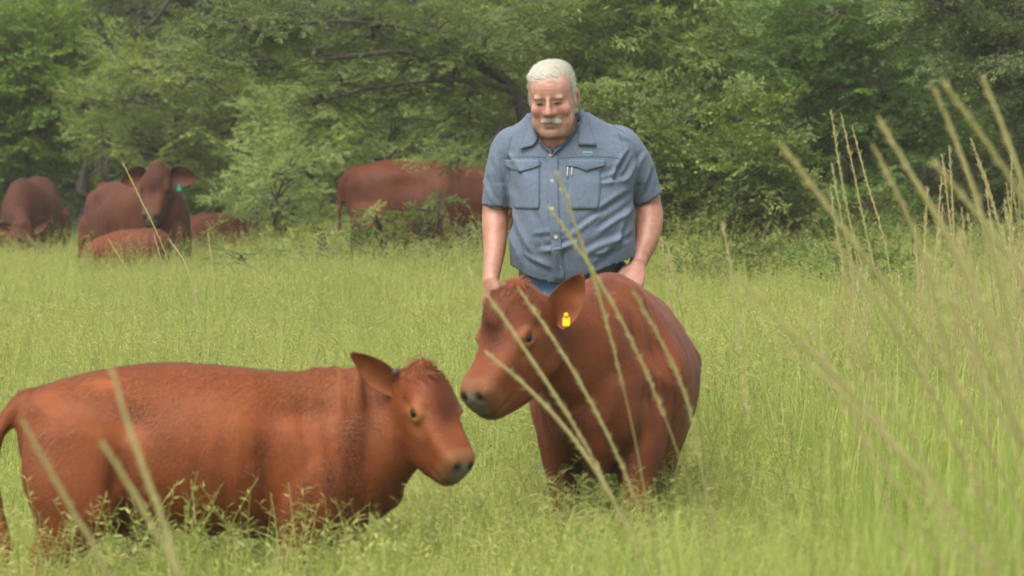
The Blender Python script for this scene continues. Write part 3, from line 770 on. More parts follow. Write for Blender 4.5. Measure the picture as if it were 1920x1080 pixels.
    if hair:
        E1 = V[F[:, 1]] - V[F[:, 0]]; rs = np.random.RandomState(len(V) % 1000); sel = rs.choice(len(F), min(hair, len(F)), replace=False)
        wq = rs.rand(len(sel), 4) ; wq /= wq.sum(1)[:, None]
        root_ = (V[F[sel]] * wq[:, :, None]).sum(1); nn = Nn[F[sel, 0]]; cc = (col[F[sel]] * wq[:, :, None]).sum(1) * rs.uniform(.75, 1.3, len(sel))[:, None]
        hh = (root_ - ho) @ Hm / HL; onh = sstep(-.1, .1, hh[:, 0])
        comb_ = onh[:, None] * (Hm @ np.array([.5, 0, .15]))[None, :] + (1 - onh[:, None]) * np.array([-.55, 0, -.75])[None, :] + rs.normal(0, .18, (len(sel), 3))
        comb_ -= nn * (comb_ * nn).sum(1)[:, None]; comb_ /= np.linalg.norm(comb_, axis=1)[:, None] + 1e-9
        poll = gauss(hh, (.0, 0, .24), (.14, .2, .14)) + .5 * gauss(hh, (.12, 0, .28), (.12, .16, .1))
        ll = (.010 + .022 * poll + .006 * (onh < .5) * sstep(.5, .95, nn[:, 2])) * rs.uniform(.6, 1.3, len(sel)); ll *= 1 - .6 * gauss(hh, (.8, 0, -.05), (.3, .3, .3)); ll *= 1 - .97 * np.exp(-(np.linalg.norm(hh * [1, 1, 1] - [.37, np.sign(1) * 0, .075], axis=1) - .235) ** 2 / .003) * (np.abs(hh[:, 1]) > .2) * (np.abs(hh[:, 0] - .37) < .1) * (np.abs(hh[:, 2] - .075) < .1)
        lift_ = (.22 + .5 * poll)[:, None]; sd_ = np.cross(comb_, nn); w_ = .0011
        keep_ = ~(gauss(hh, (.99, 0, -.05), (.07, .2, .16)) > .45); 
        p0 = root_ - nn * .001; p1 = root_ + (comb_ + nn * lift_) * (ll * .55)[:, None]; p2 = root_ + (comb_ * 1.05 + nn * lift_ * .8) * ll[:, None]
        hv = np.stack([p0 - sd_ * w_, p0 + sd_ * w_, p1 - sd_ * w_ * .8, p1 + sd_ * w_ * .8, p2 - sd_ * w_ * .2, p2 + sd_ * w_ * .2], 1)[keep_]
        m_ = len(hv); b_ = np.arange(m_)[:, None, None] * 6; hf = (b_ + np.array([[0, 1, 3, 2], [2, 3, 5, 4]])[None]).reshape(-1, 4)
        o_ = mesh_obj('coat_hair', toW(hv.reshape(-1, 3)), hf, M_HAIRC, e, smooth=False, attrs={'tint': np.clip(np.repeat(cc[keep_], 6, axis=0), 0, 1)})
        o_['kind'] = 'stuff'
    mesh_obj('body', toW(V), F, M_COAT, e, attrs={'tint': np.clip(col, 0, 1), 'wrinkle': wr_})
    for b_, t_, f_, w_ in ears:
        v, f = ear_part(b_, t_, f_, w_, .030 * HL, m=16, k=18)
        v = v + vnoise(v, 40)[:, None] * .002
        along = ((v - b_) @ nrm(t_ - b_)) / np.linalg.norm(t_ - b_)
        fr = nrm(f_ - nrm(t_ - b_) * f_.dot(nrm(t_ - b_)))
        sd = np.abs((v - b_) @ np.cross(nrm(t_ - b_), fr)) / (w_ * .5)
        ec = np.array(base) * (1 - .35 * sstep(.6, 1.0, along))[:, None]
        k_ = (np.clip(sd, 0, 1) ** 2 * (1 - sstep(.5, .9, along)) * .5)[:, None]
        ec = ec * (1 - k_) + np.array([.36, .155, .065]) * (np.mean(base) / .12) * k_
        mesh_obj('ear', toW(xf((v, f), Hm, ho)[0]), f, M_COAT, e, attrs={'tint': ec, 'wrinkle': np.zeros(len(v))})
    for ep in eyes:
        c = Hm @ (ep + np.array([0, np.sign(ep[1]) * -.004 * HL / .4, 0])) + ho
        v, f = ellipsoid(c, (er * 1.15, er * 1.15, er * 1.15), m=18, k=12)
        mesh_obj('eye', toW(v), f, M_EYE, e)
    for lg in legs:
        q = lg[-1]
        h = q[4] * 1.15
        Rg = [se_ring(np.array([q[0] + dx, q[1], z]), np.array([0, 1., 0]), np.array([1., 0, 0]), h * w, h * w * 1.15, h * w * .9, 2.4, 2.4, 14) for z, w, dx in
              ((.0, 1.15, .012), (.02, 1.1, .008), (.05, .95, .0), (.065, .8, -.004))]
        v, f = rings_mesh(np.array(Rg))
        mesh_obj('hoof', toW(v), f, M_HOOF, e)
    return e, (lambda p: toW(Hm @ (np.asarray(p, float) * HL) + ho)), R @ Hm, HL

def ear_tag(parent, c, face, mat, s=.03):
    f = nrm(face); u = nrm(np.array([0, 0, 1.]) - f * f[2]); r = np.cross(u, f)
    out = [(-.35, .7), (-.12, 1.0), (.12, 1.0), (.35, .7), (.8, .3), (.85, -.8), (.6, -1), (-.6, -1), (-.85, -.8), (-.8, .3)]
    pts = [np.asarray(c) + r * (x * s * .75) + u * (y * s) for x, y in out]
    R0 = np.array([p + f * .0015 for p in pts]); R1 = np.array([p - f * .0015 for p in pts])
    v, f_ = rings_mesh([R0, R1])
    o = mesh_obj('ear_tag', v, f_, mat, parent, smooth=False)
    v, f2 = ellipsoid(np.asarray(c) + u * s * .8 + f * .003, (.007, .007, .007), m=8, k=6)
    b = mesh_obj('tag_button', v, f2, mat, o)
    return o
def leg(pts, s): return [(x, y * s, z, rs, rd) for x, y, z, rs, rd in pts]

# -- calf in front, walking to the right
c1 = np.array([P(385, 800, 12.2)[0], 12.2, 0.0])
calf_trunk = [(-.535, .66, .54, .04), (-.50, .715, .48, .105), (-.42, .758, .42, .160), (-.28, .790, .375, .190), (-.10, .806, .325, .235), (.08, .800, .305, .250),
              (.22, .785, .310, .225), (.36, .762, .300, .195), (.46, .742, .345, .155), (.53, .705, .42, .11), (.565, .63, .51, .045)]
hd = dict(HL=.315, n=(.50, -.48, -.70), d=(.62, -.62, .45), pin=(.37, -.25, .075), at=P(777, 775, 12.02), dome=1.5,
          ears=[dict(dir=(-.74, -.25, .60), face=(.15, -.9, -.25), len=.56, w=.235), dict(dir=(-.3, .95, -.1), face=(.6, -.2, .3), len=.5)])
calf1, hp1, hR1, HL1 = quadruped('calf', 'red-brown calf side-on in front, walking right with its tail at the left edge', 'calf', 'calves in the foreground', c1, (1, 0.02), calf_trunk,
    [(.22, 0, .56, .17, .22), (.40, -.01, .60, .145, .19), (.52, -.03, .635, .105, .165)], hd,
    [leg([(.33, .12, .58, .075, .12), (.29, .155, .43, .070, .11), (.27, .145, .32, .050, .070), (.25, .12, .20, .034, .042), (.26, .12, .10, .022, .026), (.27, .12, .02, .026, .03)], -1),
     leg([(.36, .09, .50, .07, .11), (.39, .11, .37, .055, .08), (.40, .11, .27, .038, .052), (.43, .11, .18, .03, .038), (.42, .11, .09, .021, .024), (.43, .11, .02, .025, .03)], 1),
     leg([(-.35, .12, .60, .085, .16), (-.36, .145, .46, .085, .155), (-.39, .140, .33, .060, .095), (-.46, .12, .22, .030, .042), (-.44, .12, .10, .022, .027), (-.42, .12, .02, .026, .03)], -1),
     leg([(-.34, .10, .56, .08, .15), (-.27, .12, .42, .075, .12), (-.20, .12, .32, .045, .07), (-.18, .12, .20, .028, .036), (-.13, .12, .10, .022, .026), (-.11, .12, .02, .026, .03)], 1)],
    [(-.45, 0, .715, .032), (-.515, -.01, .700, .030), (-.565, -.02, .645, .024), (-.59, -.03, .60, .018), (-.597, -.03, .50, .015), (-.59, -.03, .40, .016), (-.575, -.03, .30, .022), (-.572, -.03, .20, .024), (-.57, -.03, .12, .012)],
    voxel=.0075, hair=70000, base=(.180, .048, .0125), dark=.8, smooth=7,
    dents=[((-.31, -.19, .745), (.05, .09, .035), 0.0297), ((-.20, -.23, .66), (.07, .12, .07), -0.0405), ((-.40, -.16, .60), (.10, .12, .09), 0.0162), ((-.235, -.22, .47), (.03, .14, .11), -0.0405),
           ((-.30, -.2, .38), (.05, .12, .05), 0.0189), ((.38, -.2, .63), (.05, .14, .10), 0.0216), ((.47, -.18, .58), (.035, .14, .13), -0.0270), ((.31, -.2, .50), (.07, .14, .09), 0.0243), ((.185, -.24, .50), (.035, .14, .15), -0.0405),
           ((.28, -.2, .68), (.09, .10, .04), -0.0162), ((.10, -.24, .55), (.02, .12, .16), 0.0081), ((.03, -.24, .55), (.02, .12, .16), 0.0081), ((-.04, -.24, .56), (.02, .12, .15), 0.0081), ((-.46, -.12, .68), (.04, .08, .04), 0.0216),
           ((.535, 0, .42), (.05, .04, .08), 0.0270), ((.58, -.10, .60), (.03, .08, .12), -0.0135), ((.15, 0, .80), (.10, .06, .03), -0.0108), ((.34, 0, .78), (.05, .05, .03), 0.0108)])

mesh_obj('horn_bud', *ellipsoid(P(742, 699, 11.93), (.011, .010, .014)), M_HOOF, calf1)
# -- larger young animal facing the camera, head turned to the left
c2 = np.array([P(1085, 800, 13.2)[0] + .122, 13.2 + .46, 0.0])
yt = [(-.66, .86, .70, .06), (-.62, .91, .60, .15), (-.52, .95, .50, .215), (-.34, .985, .43, .25), (-.12, 1.00, .39, .25), (.10, 1.03, .39, .25),
      (.30, 1.035, .42, .245), (.46, 1.02, .45, .195), (.58, .97, .46, .165), (.66, .88, .50, .12), (.71, .76, .58, .06)]
hd = dict(HL=.365, n=(-.48, -.50, -.67), d=(-.64, -.62, .48), pin=(.37, .25, .075), at=P(987, 634, 12.72), dome=2.0, bulge=1.15, wide=1.05, muzzle=(.14, .115, .082),
          ears=[dict(dir=(-.15, .9, -.25), face=(-.8, -.3, .0), len=.5), dict(dir=(.50, -.05, .86), face=(-.15, -.98, .0), len=.48, w=.27, base=(.08, .26, -.06))])
calf2, hp2, hR2, HL2 = quadruped('calf', 'red-brown young animal facing the camera with head turned left and yellow ear tag', 'calf', 'calves in the foreground', c2, (-.11, -.99), yt,
    [(.30, 0, .74, .21, .27), (.50, -.01, .77, .17, .24), (.62, -.05, .80, .135, .20)], hd,
    [leg([(.42, .13, .68, .085, .15), (.44, .125, .52, .075, .11), (.45, .12, .40, .055, .07), (.46, .115, .27, .042, .047), (.46, .11, .13, .028, .032), (.48, .11, .02, .034, .04)], -1),
     leg([(.42, .13, .68, .085, .15), (.50, .125, .52, .075, .10), (.56, .12, .38, .055, .068), (.60, .115, .26, .042, .047), (.58, .11, .13, .028, .032), (.60, .11, .02, .034, .04)], 1),
     leg([(-.44, .13, .74, .12, .20), (-.44, .125, .58, .11, .18), (-.46, .125, .42, .07, .10), (-.55, .115, .30, .04, .055), (-.52, .14, .11, .029, .034), (-.50, .11, .02, .034, .04)], -1),
     leg([(-.42, .13, .74, .12, .19), (-.36, .125, .56, .11, .16), (-.30, .125, .40, .06, .09), (-.34, .115, .28, .038, .05), (-.30, .14, .11, .029, .034), (-.28, .11, .02, .034, .04)], 1)],
    [(-.58, 0, .92, .04), (-.66, 0, .90, .035), (-.71, .01, .86, .028), (-.72, .01, .70, .02), (-.72, .01, .50, .018), (-.72, .01, .3, .03), (-.72, .01, .2, .012)],
    voxel=.0085, hair=60000, base=(.155, .042, .0125), dark=.9, smooth=8, wr=.25, ntop=1.7, nbot=2.6, zcf=.44,
    dents=[((.12, .20, .98), (.20, .06, .06), -0.0270), ((-.42, .18, .95), (.07, .07, .05), 0.0297), ((.34, .22, .72), (.07, .10, .12), 0.0297), ((.42, .10, .98), (.06, .06, .05), 0.0203), ((.66, .0, .74), (.05, .16, .05), -0.0162), ((.60, .13, .84), (.04, .05, .12), -0.0243), ((.0, .28, .70), (.03, .12, .2), 0.0095), ((.08, .28, .70), (.03, .12, .2), 0.0095), ((-.16, .26, .50), (.06, .12, .10), -0.0270), ((.60, 0, .50), (.10, .04, .16), 0.0600), ((.52, .14, .66), (.10, .06, .05), -0.0324), ((.40, .24, .64), (.06, .08, .14), 0.0243), ((.50, .20, .80), (.10, .08, .05), -0.0243),
           ((.22, .27, .62), (.04, .08, .16), -.016), ((.62, .06, .60), (.06, .03, .14), -.02), ((.62, -.07, .60), (.06, .03, .14), -.02), ((.50, .16, .90), (.05, .05, .10), -.014), ((.56, .10, .78), (.04, .04, .10), .010), ((.30, .24, .86), (.10, .06, .06), -.010), ((.46, .12, .47), (.08, .05, .05), .016), ((-.30, .22, .52), (.08, .12, .08), -.012)])
ear_tag(calf2, P(1062, 600, 12.76), (-.35, -1, .05), M_YTAG, .018)

# -- cattle by the bushes
cow_trunk = [(-.84, 1.10, .90, .06), (-.79, 1.18, .78, .15), (-.70, 1.235, .68, .22), (-.55, 1.275, .60, .27), (-.36, 1.295, .54, .295), (-.05, 1.27, .48, .36),
             (.22, 1.26, .48, .35), (.45, 1.285, .50, .28), (.62, 1.27, .52, .225), (.76, 1.19, .58, .16), (.86, 1.05, .68, .08)]
def cow_legs(s=1.0, z0=0.0):
    f = lambda q, sg: [(x * s, y * s * sg, max(z * s + z0, .02), a * s, b * s) for x, y, z, a, b in q]
    fr = [(.55, .15, .80, .10, .16), (.57, .17, .62, .08, .11), (.58, .16, .45, .055, .07), (.56, .15, .28, .04, .045), (.57, .15, .12, .032, .036), (.58, .15, .02, .045, .05)]
    bk = [(-.58, .16, .90, .13, .22), (-.60, .18, .70, .12, .19), (-.63, .18, .50, .075, .11), (-.73, .16, .35, .045, .06), (-.69, .16, .16, .034, .04), (-.66, .16, .02, .045, .05)]
    return [f(fr, 1), f(fr, -1), f(bk, 1), f(bk, -1)]
def cow_tail(s=1.0):
    return [(x * s, y * s, z * s, r * s) for x, y, z, r in ((-.66, 0, 1.24, .045), (-.78, 0, 1.23, .045), (-.87, 0, 1.13, .038), (-.90, 0, .98, .028), (-.905, 0, .75, .022), (-.90, 0, .5, .03), (-.895, 0, .33, .022))]
HOOKS = [((-.40, sg * .27, 1.20), (.09, .10, .07), .035) for sg in (1, -1)] + [((-.74, sg * .14, 1.15), (.08, .08, .08), .02) for sg in (1, -1)] + \
        [((-.22, sg * .30, 1.13), (.13, .12, .10), -.035) for sg in (1, -1)] + [((-.55, sg * .28, 1.02), (.16, .12, .13), -.018) for sg in (1, -1)] + \
        [((.42, sg * .30, .85), (.05, .12, .30), -.02) for sg in (1, -1)] + [((.12 - .09 * i, sg * .36, .95), (.022, .12, .25), .010) for sg in (1, -1) for i in range(4)]
RB = (.068, .0170, .0058)
# broadside cow behind the man
D = 36.0
o3 = np.array([P(650, 0, D)[0] + .84, D, .04])
cow_t3 = [(x, z + .045, b + (.02 if x > 0 else 0), w) for x, z, b, w in cow_trunk]
quadruped('cow', 'dark red cow standing broadside, its front half hidden behind the man', 'cow', 'cattle beside the bushes', o3, (1, -.05), cow_t3,
    [(.50, 0, .95, .16, .26), (.75, 0, .98, .13, .22)],
    dict(HL=.5, n=(.6, 0, -.8), d=(.8, 0, .6), pin=(.2, 0, 0), at=o3 + np.array([1.10, 0, .95]), ears=[dict(dir=(-.2, -1, .1), face=(.8, -.2, 0), len=.45), dict(dir=(-.2, 1, .1), face=(.8, .2, 0), len=.45)]),
    cow_legs(), cow_tail(), voxel=.018, base=(.078, .0200, .0068), smooth=5, dents=HOOKS, wr=.1,
    extra=[ellipsoid((-.42, 0, .56), (.20, .15, .12))])
# cow with raised head and green tag, turned three quarters to the camera
D = 38.5
o2 = np.array([P(258, 0, D)[0], D, -.12])
quadruped('cow', 'dark red cow facing the camera with raised head and green ear tag', 'cow', 'cattle beside the bushes', o2, (.50, -.86), cow_trunk,
    [(.45, 0, .98, .19, .30), (.62, -.06, 1.05, .17, .26), (.70, -.14, 1.14, .15, .22)],
    dict(HL=.52, n=(-.10, -.62, -.78), d=(-.05, -.75, .6), pin=(0, 0, .1), at=P(297, 318, 37.75), dome=1.25, wide=.92, muzzle=(.26, .20, .16),
         ears=[dict(dir=(-.95, 0, -.28), face=(-.1, -1, .0), len=.46, w=.34), dict(dir=(.95, 0, -.12), face=(.1, -1, .0), len=.46, w=.34)]),
    cow_legs(), cow_tail(), voxel=.016, base=RB, smooth=5, dents=HOOKS, wr=.1, extra=[tube([(.62, 0, .9), (.80, 0, .80), (.72, 0, .60), (.5, 0, .5)], [(.10, .16), (.08, .14), (.06, .10), (.04, .06)], m=14, up=(1, 0, 0))])
cow2 = bpy.data.objects['cow.001']
ear_tag(cow2, P(336, 352, 37.70), (.1, -1, 0), M_GTAG, .029)
# cow grazing with its head down, facing the camera
D = 43.0
o1 = np.array([P(60, 0, D)[0], D, -.10])
quadruped('cow', 'red-brown cow at the left edge grazing head down in the grass', 'cow', 'cattle beside the bushes', o1, (-.06, -1), [(x, z, b, w * .80) for x, z, b, w in cow_trunk],
    [(.50, 0, 1.02, .17, .24), (.85, 0, .86, .13, .20)],
    dict(HL=.48, n=(0, -.35, -.94), d=(0, -.94, .35), pin=(0, 0, .1), at=P(40, 425, 41.8),
         ears=[dict(dir=(-.95, 0, .15), face=(0, -1, .1), len=.42, w=.26), dict(dir=(.85, 0, .52), face=(0, -1, .1), len=.42, w=.24)]),
    cow_legs(), cow_tail(), voxel=.018, base=(.060, .0150, .0054), smooth=5, dents=HOOKS, wr=.1)
# cow lying in the grass
D = 42.0
o4 = np.array([P(455, 0, D)[0], D, -.45])
quadruped('cow', 'dark red cow lying low in the grass beneath the acacia', 'cow', 'cattle beside the bushes', o4, (.75, .66), cow_trunk,
    [(.50, 0, .98, .17, .26), (.75, 0, .98, .14, .20)],
    dict(HL=.48, n=(.85, .2, -.50), d=(.4, .1, .9), pin=(0, 0, .1), at=P(532, 402, 42.3), ears=[dict(dir=(0, -1, .1), face=(.7, -.4, 0), len=.42), dict(dir=(-.2, 1, .1), face=(.8, .2, 0), len=.42)]),
    [[(x, y, max(z, .47), a, b) for x, y, z, a, b in l] for l in cow_legs()], None, voxel=.020, base=(.060, .0150, .0052), smooth=5, dents=HOOKS, wr=.1)
# calf beside its mother
D = 36.9
o5 = np.array([P(234, 0, D)[0], D, .03])
quadruped('calf', 'small red calf standing under the neck of the tagged cow', 'calf', None, o5, (1, -.25), [(x * .72, z * .93 + .13 * x - .02, b * .95, w * .85) for x, z, b, w in calf_trunk],
    [(.18, 0, .58, .13, .17), (.30, 0, .60, .10, .14)],
    dict(HL=.30, n=(.85, .2, -.45), d=(.4, .0, .9), pin=(0, 0, .1), at=P(283, 448, 37.05), ears=[dict(dir=(-.3, -1, -.1), face=(.7, -.4, 0), len=.45), dict(dir=(-.2, 1, .1), face=(.8, .2, 0), len=.45)]),
    [leg([(.22, .07, .48, .06, .09), (.23, .09, .34, .045, .06), (.23, .09, .2, .03, .034), (.23, .09, .1, .02, .024), (.24, .09, .02, .026, .03)], s_) for s_ in (1, -1)] +
    [leg([(-.27, .07, .52, .07, .12), (-.29, .09, .36, .06, .09), (-.35, .09, .22, .03, .04), (-.32, .09, .1, .02, .024), (-.31, .09, .02, .026, .03)], s_) for s_ in (1, -1)],
    [(-.34, 0, .66, .028), (-.40, 0, .62, .022), (-.42, 0, .5, .016), (-.42, 0, .3, .02)], voxel=.014, base=(.100, .0240, .0070), smooth=5, wr=.1)

# cow behind the bushes on the right, only patches of red between the leaves
D = 37.6
o6 = np.array([P(1560, 0, D)[0], D, -.16])
quadruped('cow', 'red cow barely glimpsed between the leaves of the bushes at the right', 'cow', None, o6, (1, .1), [(x * .85, z * .98, b, w * .9) for x, z, b, w in cow_trunk],
    [(.45, 0, .92, .15, .24), (.62, 0, .96, .13, .20)],
    dict(HL=.45, n=(.7, -.3, -.6), d=(.6, 0, .7), pin=(.2, 0, 0), at=o6 + np.array([.95, -.1, .98]), ears=[dict(dir=(-.2, -1, .1), face=(.8, -.2, 0), len=.45), dict(dir=(-.2, 1, .1), face=(.8, .2, 0), len=.45)]),
    cow_legs(.86), cow_tail(.95), voxel=.02, base=(.075, .020, .008), smooth=5, dents=HOOKS, wr=.1)
# ------------------------------------------------------------------ the man
MD = 15.3
man = empty('person', (P(1055, 0, MD)[0], MD, 0.0), 'white-haired man with moustache in blue-grey short-sleeved shirt and jeans behind the calves', 'person')
def Q(px, py, dy=0.0):
    """px, py in the photograph at the man's distance, dy metres towards the camera"""
    p = P(px, py, MD); p[1] -= dy; return p
MU = MD / F_PX

def mat_skin():
    t = NT('skin')
    a = t.n('Attribute', attribute_name='tint')
    n1 = t.n('TexNoise', Vector=scaled_co(t, (1, 1, 1)), Scale=45.0, Detail=5.0)
    v = t.ramp(n1.outputs[0], [(.3, (.86, .82, .80)), (.7, (1.12, 1.12, 1.12))])
    b = t.n('BsdfPrincipled', Base_Color=t.mul(a.outputs[0], v), Roughness=.5)
    b.inputs['Subsurface Weight'].default_value = .12
    b.inputs['Subsurface Radius'].default_value = (1, .35, .2)
    b.inputs['Subsurface Scale'].default_value = .008
    n2 = t.n('TexNoise', Vector=scaled_co(t, (1, 1, 1)), Scale=160.0, Detail=3.0)
    bm = t.n('Bump', Strength=.35, Distance=.0015, Height=n2.outputs[0]); t.l(bm.outputs[0], b.inputs['Normal'])
    t.l(b.outputs[0], t.out.inputs[0]); return t.m
def mat_cloth(name, col, weave=900, rough=.85):
    t = NT(name)
    co = scaled_co(t, (1, 1, 1))
    n1 = t.n('TexNoise', Vector=co, Scale=7.0, Detail=4.0)
    n2 = t.n('TexNoise', Vector=scaled_co(t, (1, 1, .25)), Scale=220.0, Detail=2.0)
    c = t.mul(t.mul(col, t.ramp(n1.outputs[0], [(.3, (.88, .88, .88)), (.7, (1.12, 1.12, 1.12))])), t.ramp(n2.outputs[0], [(.3, (.86, .87, .88)), (.7, (1.14, 1.13, 1.12))]))
    b = t.n('BsdfPrincipled', Base_Color=c, Roughness=rough)
    b.inputs['Specular IOR Level'].default_value = .2
    b.inputs['Sheen Weight'].default_value = .08
    n3 = t.n('TexNoise', Vector=co, Scale=24.0, Detail=3.0, Distortion=.8)
    bm = t.n('Bump', Strength=.5, Distance=.006, Height=n3.outputs[0])
    bm2 = t.n('Bump', Strength=.4, Distance=.001, Height=n2.outputs[0], Normal=bm.outputs[0])
    t.l(bm2.outputs[0], b.inputs['Normal']); t.l(b.outputs[0], t.out.inputs[0]); return t.m
M_SKIN = mat_skin()
M_SHIRT = mat_cloth('shirt_cotton', (.096, .124, .168))
M_SHIRT2 = mat_cloth('shirt_inside', (.074, .092, .122))
M_JEANS = mat_cloth('denim', (.045, .100, .185))
M_HAIR = mat_plain('white_hair', (.46, .44, .36), rough=.55, noise=.15, nscale=120)
M_TACHE = mat_plain('moustache_hair', (.38, .35, .28), rough=.6)
M_BROW = mat_plain('grey_brow', (.34, .28, .21), rough=.6)
M_BELT = mat_plain('dark_leather', (.012, .010, .009), rough=.4, noise=.2)
M_BUTTON = mat_plain('pale_button', (.42, .40, .30), rough=.3)
M_LOGO = mat_plain('green_thread', (.03, .26, .20), rough=.7)
M_LOGO2 = mat_plain('pale_thread', (.40, .46, .44), rough=.7)
M_BOOT = mat_plain('brown_boot', (.05, .03, .02), rough=.6, noise=.2)
M_SCLERA = mat_plain('eye_white', (.35, .28, .24), rough=.2)
M_IRIS = mat_plain('eye_iris', (.02, .025, .03), rough=.1)

# ---- head (x to the image right, y towards the camera, z up), metres
HR = [(-.126, .020, .060, .0), (-.119, .040, .088, -.01), (-.104, .060, .101, -.03), (-.082, .070, .101, -.055), (-.05, .0755, .098, -.08), (-.015, .080, .095, -.095),
      (.02, .0795, .088, -.102), (.045, .080, .092, -.106), (.07, .079, .088, -.107), (.092, .073, .076, -.10), (.112, .057, .055, -.082), (.124, .036, .03, -.055), (.129, .014, .0, -.03)]
S = catmull([(z, w, f, b) for z, w, f, b in HR], 34)
rings = [se_ring(np.array([0, (f + b) / 2, z]), np.array([1., 0, 0]), np.array([0, 1., 0]), w, (f - b) / 2, (f - b) / 2, 2.25, 2.1, 32) for z, w, f, b in S]
hp_ = [rings_mesh(rings)]
hp_.append(tube([(0, .086, .040), (0, .100, .018), (0, .113, -.006), (0, .117, -.016)], [.009, .0105, .014, .0155], m=12))
for s in (-1, 1):
    hp_.append(ellipsoid((s * .0145, .103, -.0185), (.0095, .012, .009)))
    hp_.append(ellipsoid((s * .032, .081, .034), (.024, .012, .0095)))
    hp_.append(ellipsoid((s * .032, .0785, .018), (.0150, .0125, .0120)))
    hp_.append(ellipsoid((s * .042, .072, -.016), (.030, .021, .028)))
    hp_.append(ellipsoid((s * .046, .050, -.062), (.028, .036, .042)))
    em = Matrix.Rotation(s * .35, 3, 'Z') @ Matrix.Rotation(.12, 3, 'X')
    hp_.append(ellipsoid((s * .084, -.012, -.004), (.0075, .019, .033), np.array(em)))
    hp_.append(ellipsoid((s * .087, -.022, .008), (.0065, .012, .022), np.array(em)))
hp_.append(ellipsoid((0, .092, -.047), (.030, .016, .010)))
hp_.append(ellipsoid((0, .096, -.0625), (.022, .009, .006)))
hp_.append(ellipsoid((0, .088, -.099), (.026, .017, .018)))
hp_.append(ellipsoid((0, .035, -.112), (.060, .045, .026)))
HRot = np.array(Matrix.Rotation(math.radians(11), 3, 'Z') @ Matrix.Rotation(math.radians(-2.5), 3, 'Y') @ Matrix.Rotation(math.radians(-21), 3, 'X'))
# image axes: x right, y towards camera, z up -> world: y flips
FL = np.diag([1., -1., 1.])
HS = 1.0
hc = Q(1036, 187, .16)
def H2W(v): return (np.asarray(v) @ HRot.T * HS) @ FL + hc
def flipF(VF): return VF[0], [tuple(reversed(f)) for f in VF[1]]
hp_w = [(H2W(v), [tuple(reversed(f)) for f in f_]) for v, f_ in hp_]

# ---- arms, hands, torso core
def hand(wrist, palm_dir, back_dir, thumb_side, L=.19, curl=(.5, .7, .5)):
    d = nrm(palm_dir); b = np.asarray(back_dir, float); b = nrm(b - d * b.dot(d)); s = np.cross(d, b) * thumb_side
    out = []
    wr = np.asarray(wrist)
    pl = L * .5
    R = []
    for t, w, h in ((-.02, .028, .021), (.02, .034, .021), (.06, .042, .019), (.095, .044, .017), (.108, .041, .013)):
        R.append(se_ring(wr + d * t, s, b, w, h, h, 2.4, 2.4, 20))
    out.append(rings_mesh(R))
    for i, (o, l) in enumerate(((.031, .078), (.0105, .086), (-.0105, .080), (-.031, .063))):
        p = wr + d * .092 + s * o
        dirn = nrm(d + s * o * 1.2); bb = b
        pts = [p - d * .02, p]; ang = 0
        for k, (ln, c) in enumerate(zip((.45, .32, .23), curl)):
            ang += c
            q = dirn * math.cos(ang) - bb * math.sin(ang)
            pts.append(pts[-1] + q * l * ln)
        out.append(tube(pts, [.0105, .0105, .0098, .0088, .0072], m=10, n=18))
        out.append(ellipsoid(p + b * .004, (.0105, .0105, .0105), m=10, k=8))
    p = wr + d * .025 + s * .026
    out.append(tube([p - s * .012, p + s * .014 + d * .018, p + s * .026 + d * .048 - b * .008, p + s * .024 + d * .075 - b * .018], [.017, .0145, .0115, .009], m=10, n=18))
    return out
armL = [(Q(972, 292, .05), .040), (Q(938, 330, .04), .050), (Q(929, 395, .03), .0475), (Q(928, 430, .06), .046), (Q(927, 470, .11), .039), (Q(922, 512, .16), .031), (Q(919, 528, .18), .029)]
armR = [(Q(1152, 292, .02), .042), (Q(1200, 325, -.02), .054), (Q(1214, 380, -.03), .050), (Q(1217, 415, .01), .050), (Q(1212, 448, .06), .043), (Q(1199, 482, .10), .034), (Q(1194, 494, .12), .032)]
bodyp = list(hp_w)
for A in (armL, armR): bodyp.append(tube([a for a, r in A], [r for a, r in A], m=18, n=40, up=(0, 1, 0)))
bodyp += hand(Q(921, 528, .185), (.28, -.2, -.9), (-.5, -.8, .2), 1, curl=(.4, .5, .4))
bodyp += hand(Q(1194, 492, .12), (-.22, -.62, -.70), (.10, -.80, .62), 1, curl=(.55, .8, .5))
# neck and trunk under the clothes
bodyp.append(tube([Q(1040, 200, .09), Q(1043, 228, .09), Q(1046, 262, .080), Q(1055, 300, .065)], [(.066, .064), (.072, .070), (.088, .085), (.13, .09)], m=24, n=24, up=(0, 1, 0)))
bodyp.append(tube([Q(1056, 268, .03), Q(1066, 305, .03), Q(1070, 400, .04), Q(1075, 520, .0)], [(.12, .08), (.17, .12), (.19, .15), (.18, .13)], m=24, n=24, up=(0, 1, 0)))
V, F = fuse(bodyp, .0046)
hl = ((V - hc) @ FL) @ HRot / HS
inh = (np.linalg.norm(hl - np.array([0, 0, 0]), axis=1) < .16) & (hl[:, 2] > -.14)
V = smooth_mesh(V, F, 4, np.where(inh, .75, .8))
hl = ((V - hc) @ FL) @ HRot / HS
cheek = inh * (1 - gauss(hl, (0, .105, -.01), (.020, .06, .035))) * (hl[:, 1] > .0)
V = smooth_mesh(V, F, 9, .8 * cheek)
Nn = normals(V, F)
hl = ((V - hc) @ FL) @ HRot / HS
g = lambda c, r: gauss(hl, c, r) * inh
Dm = np.zeros(len(V))
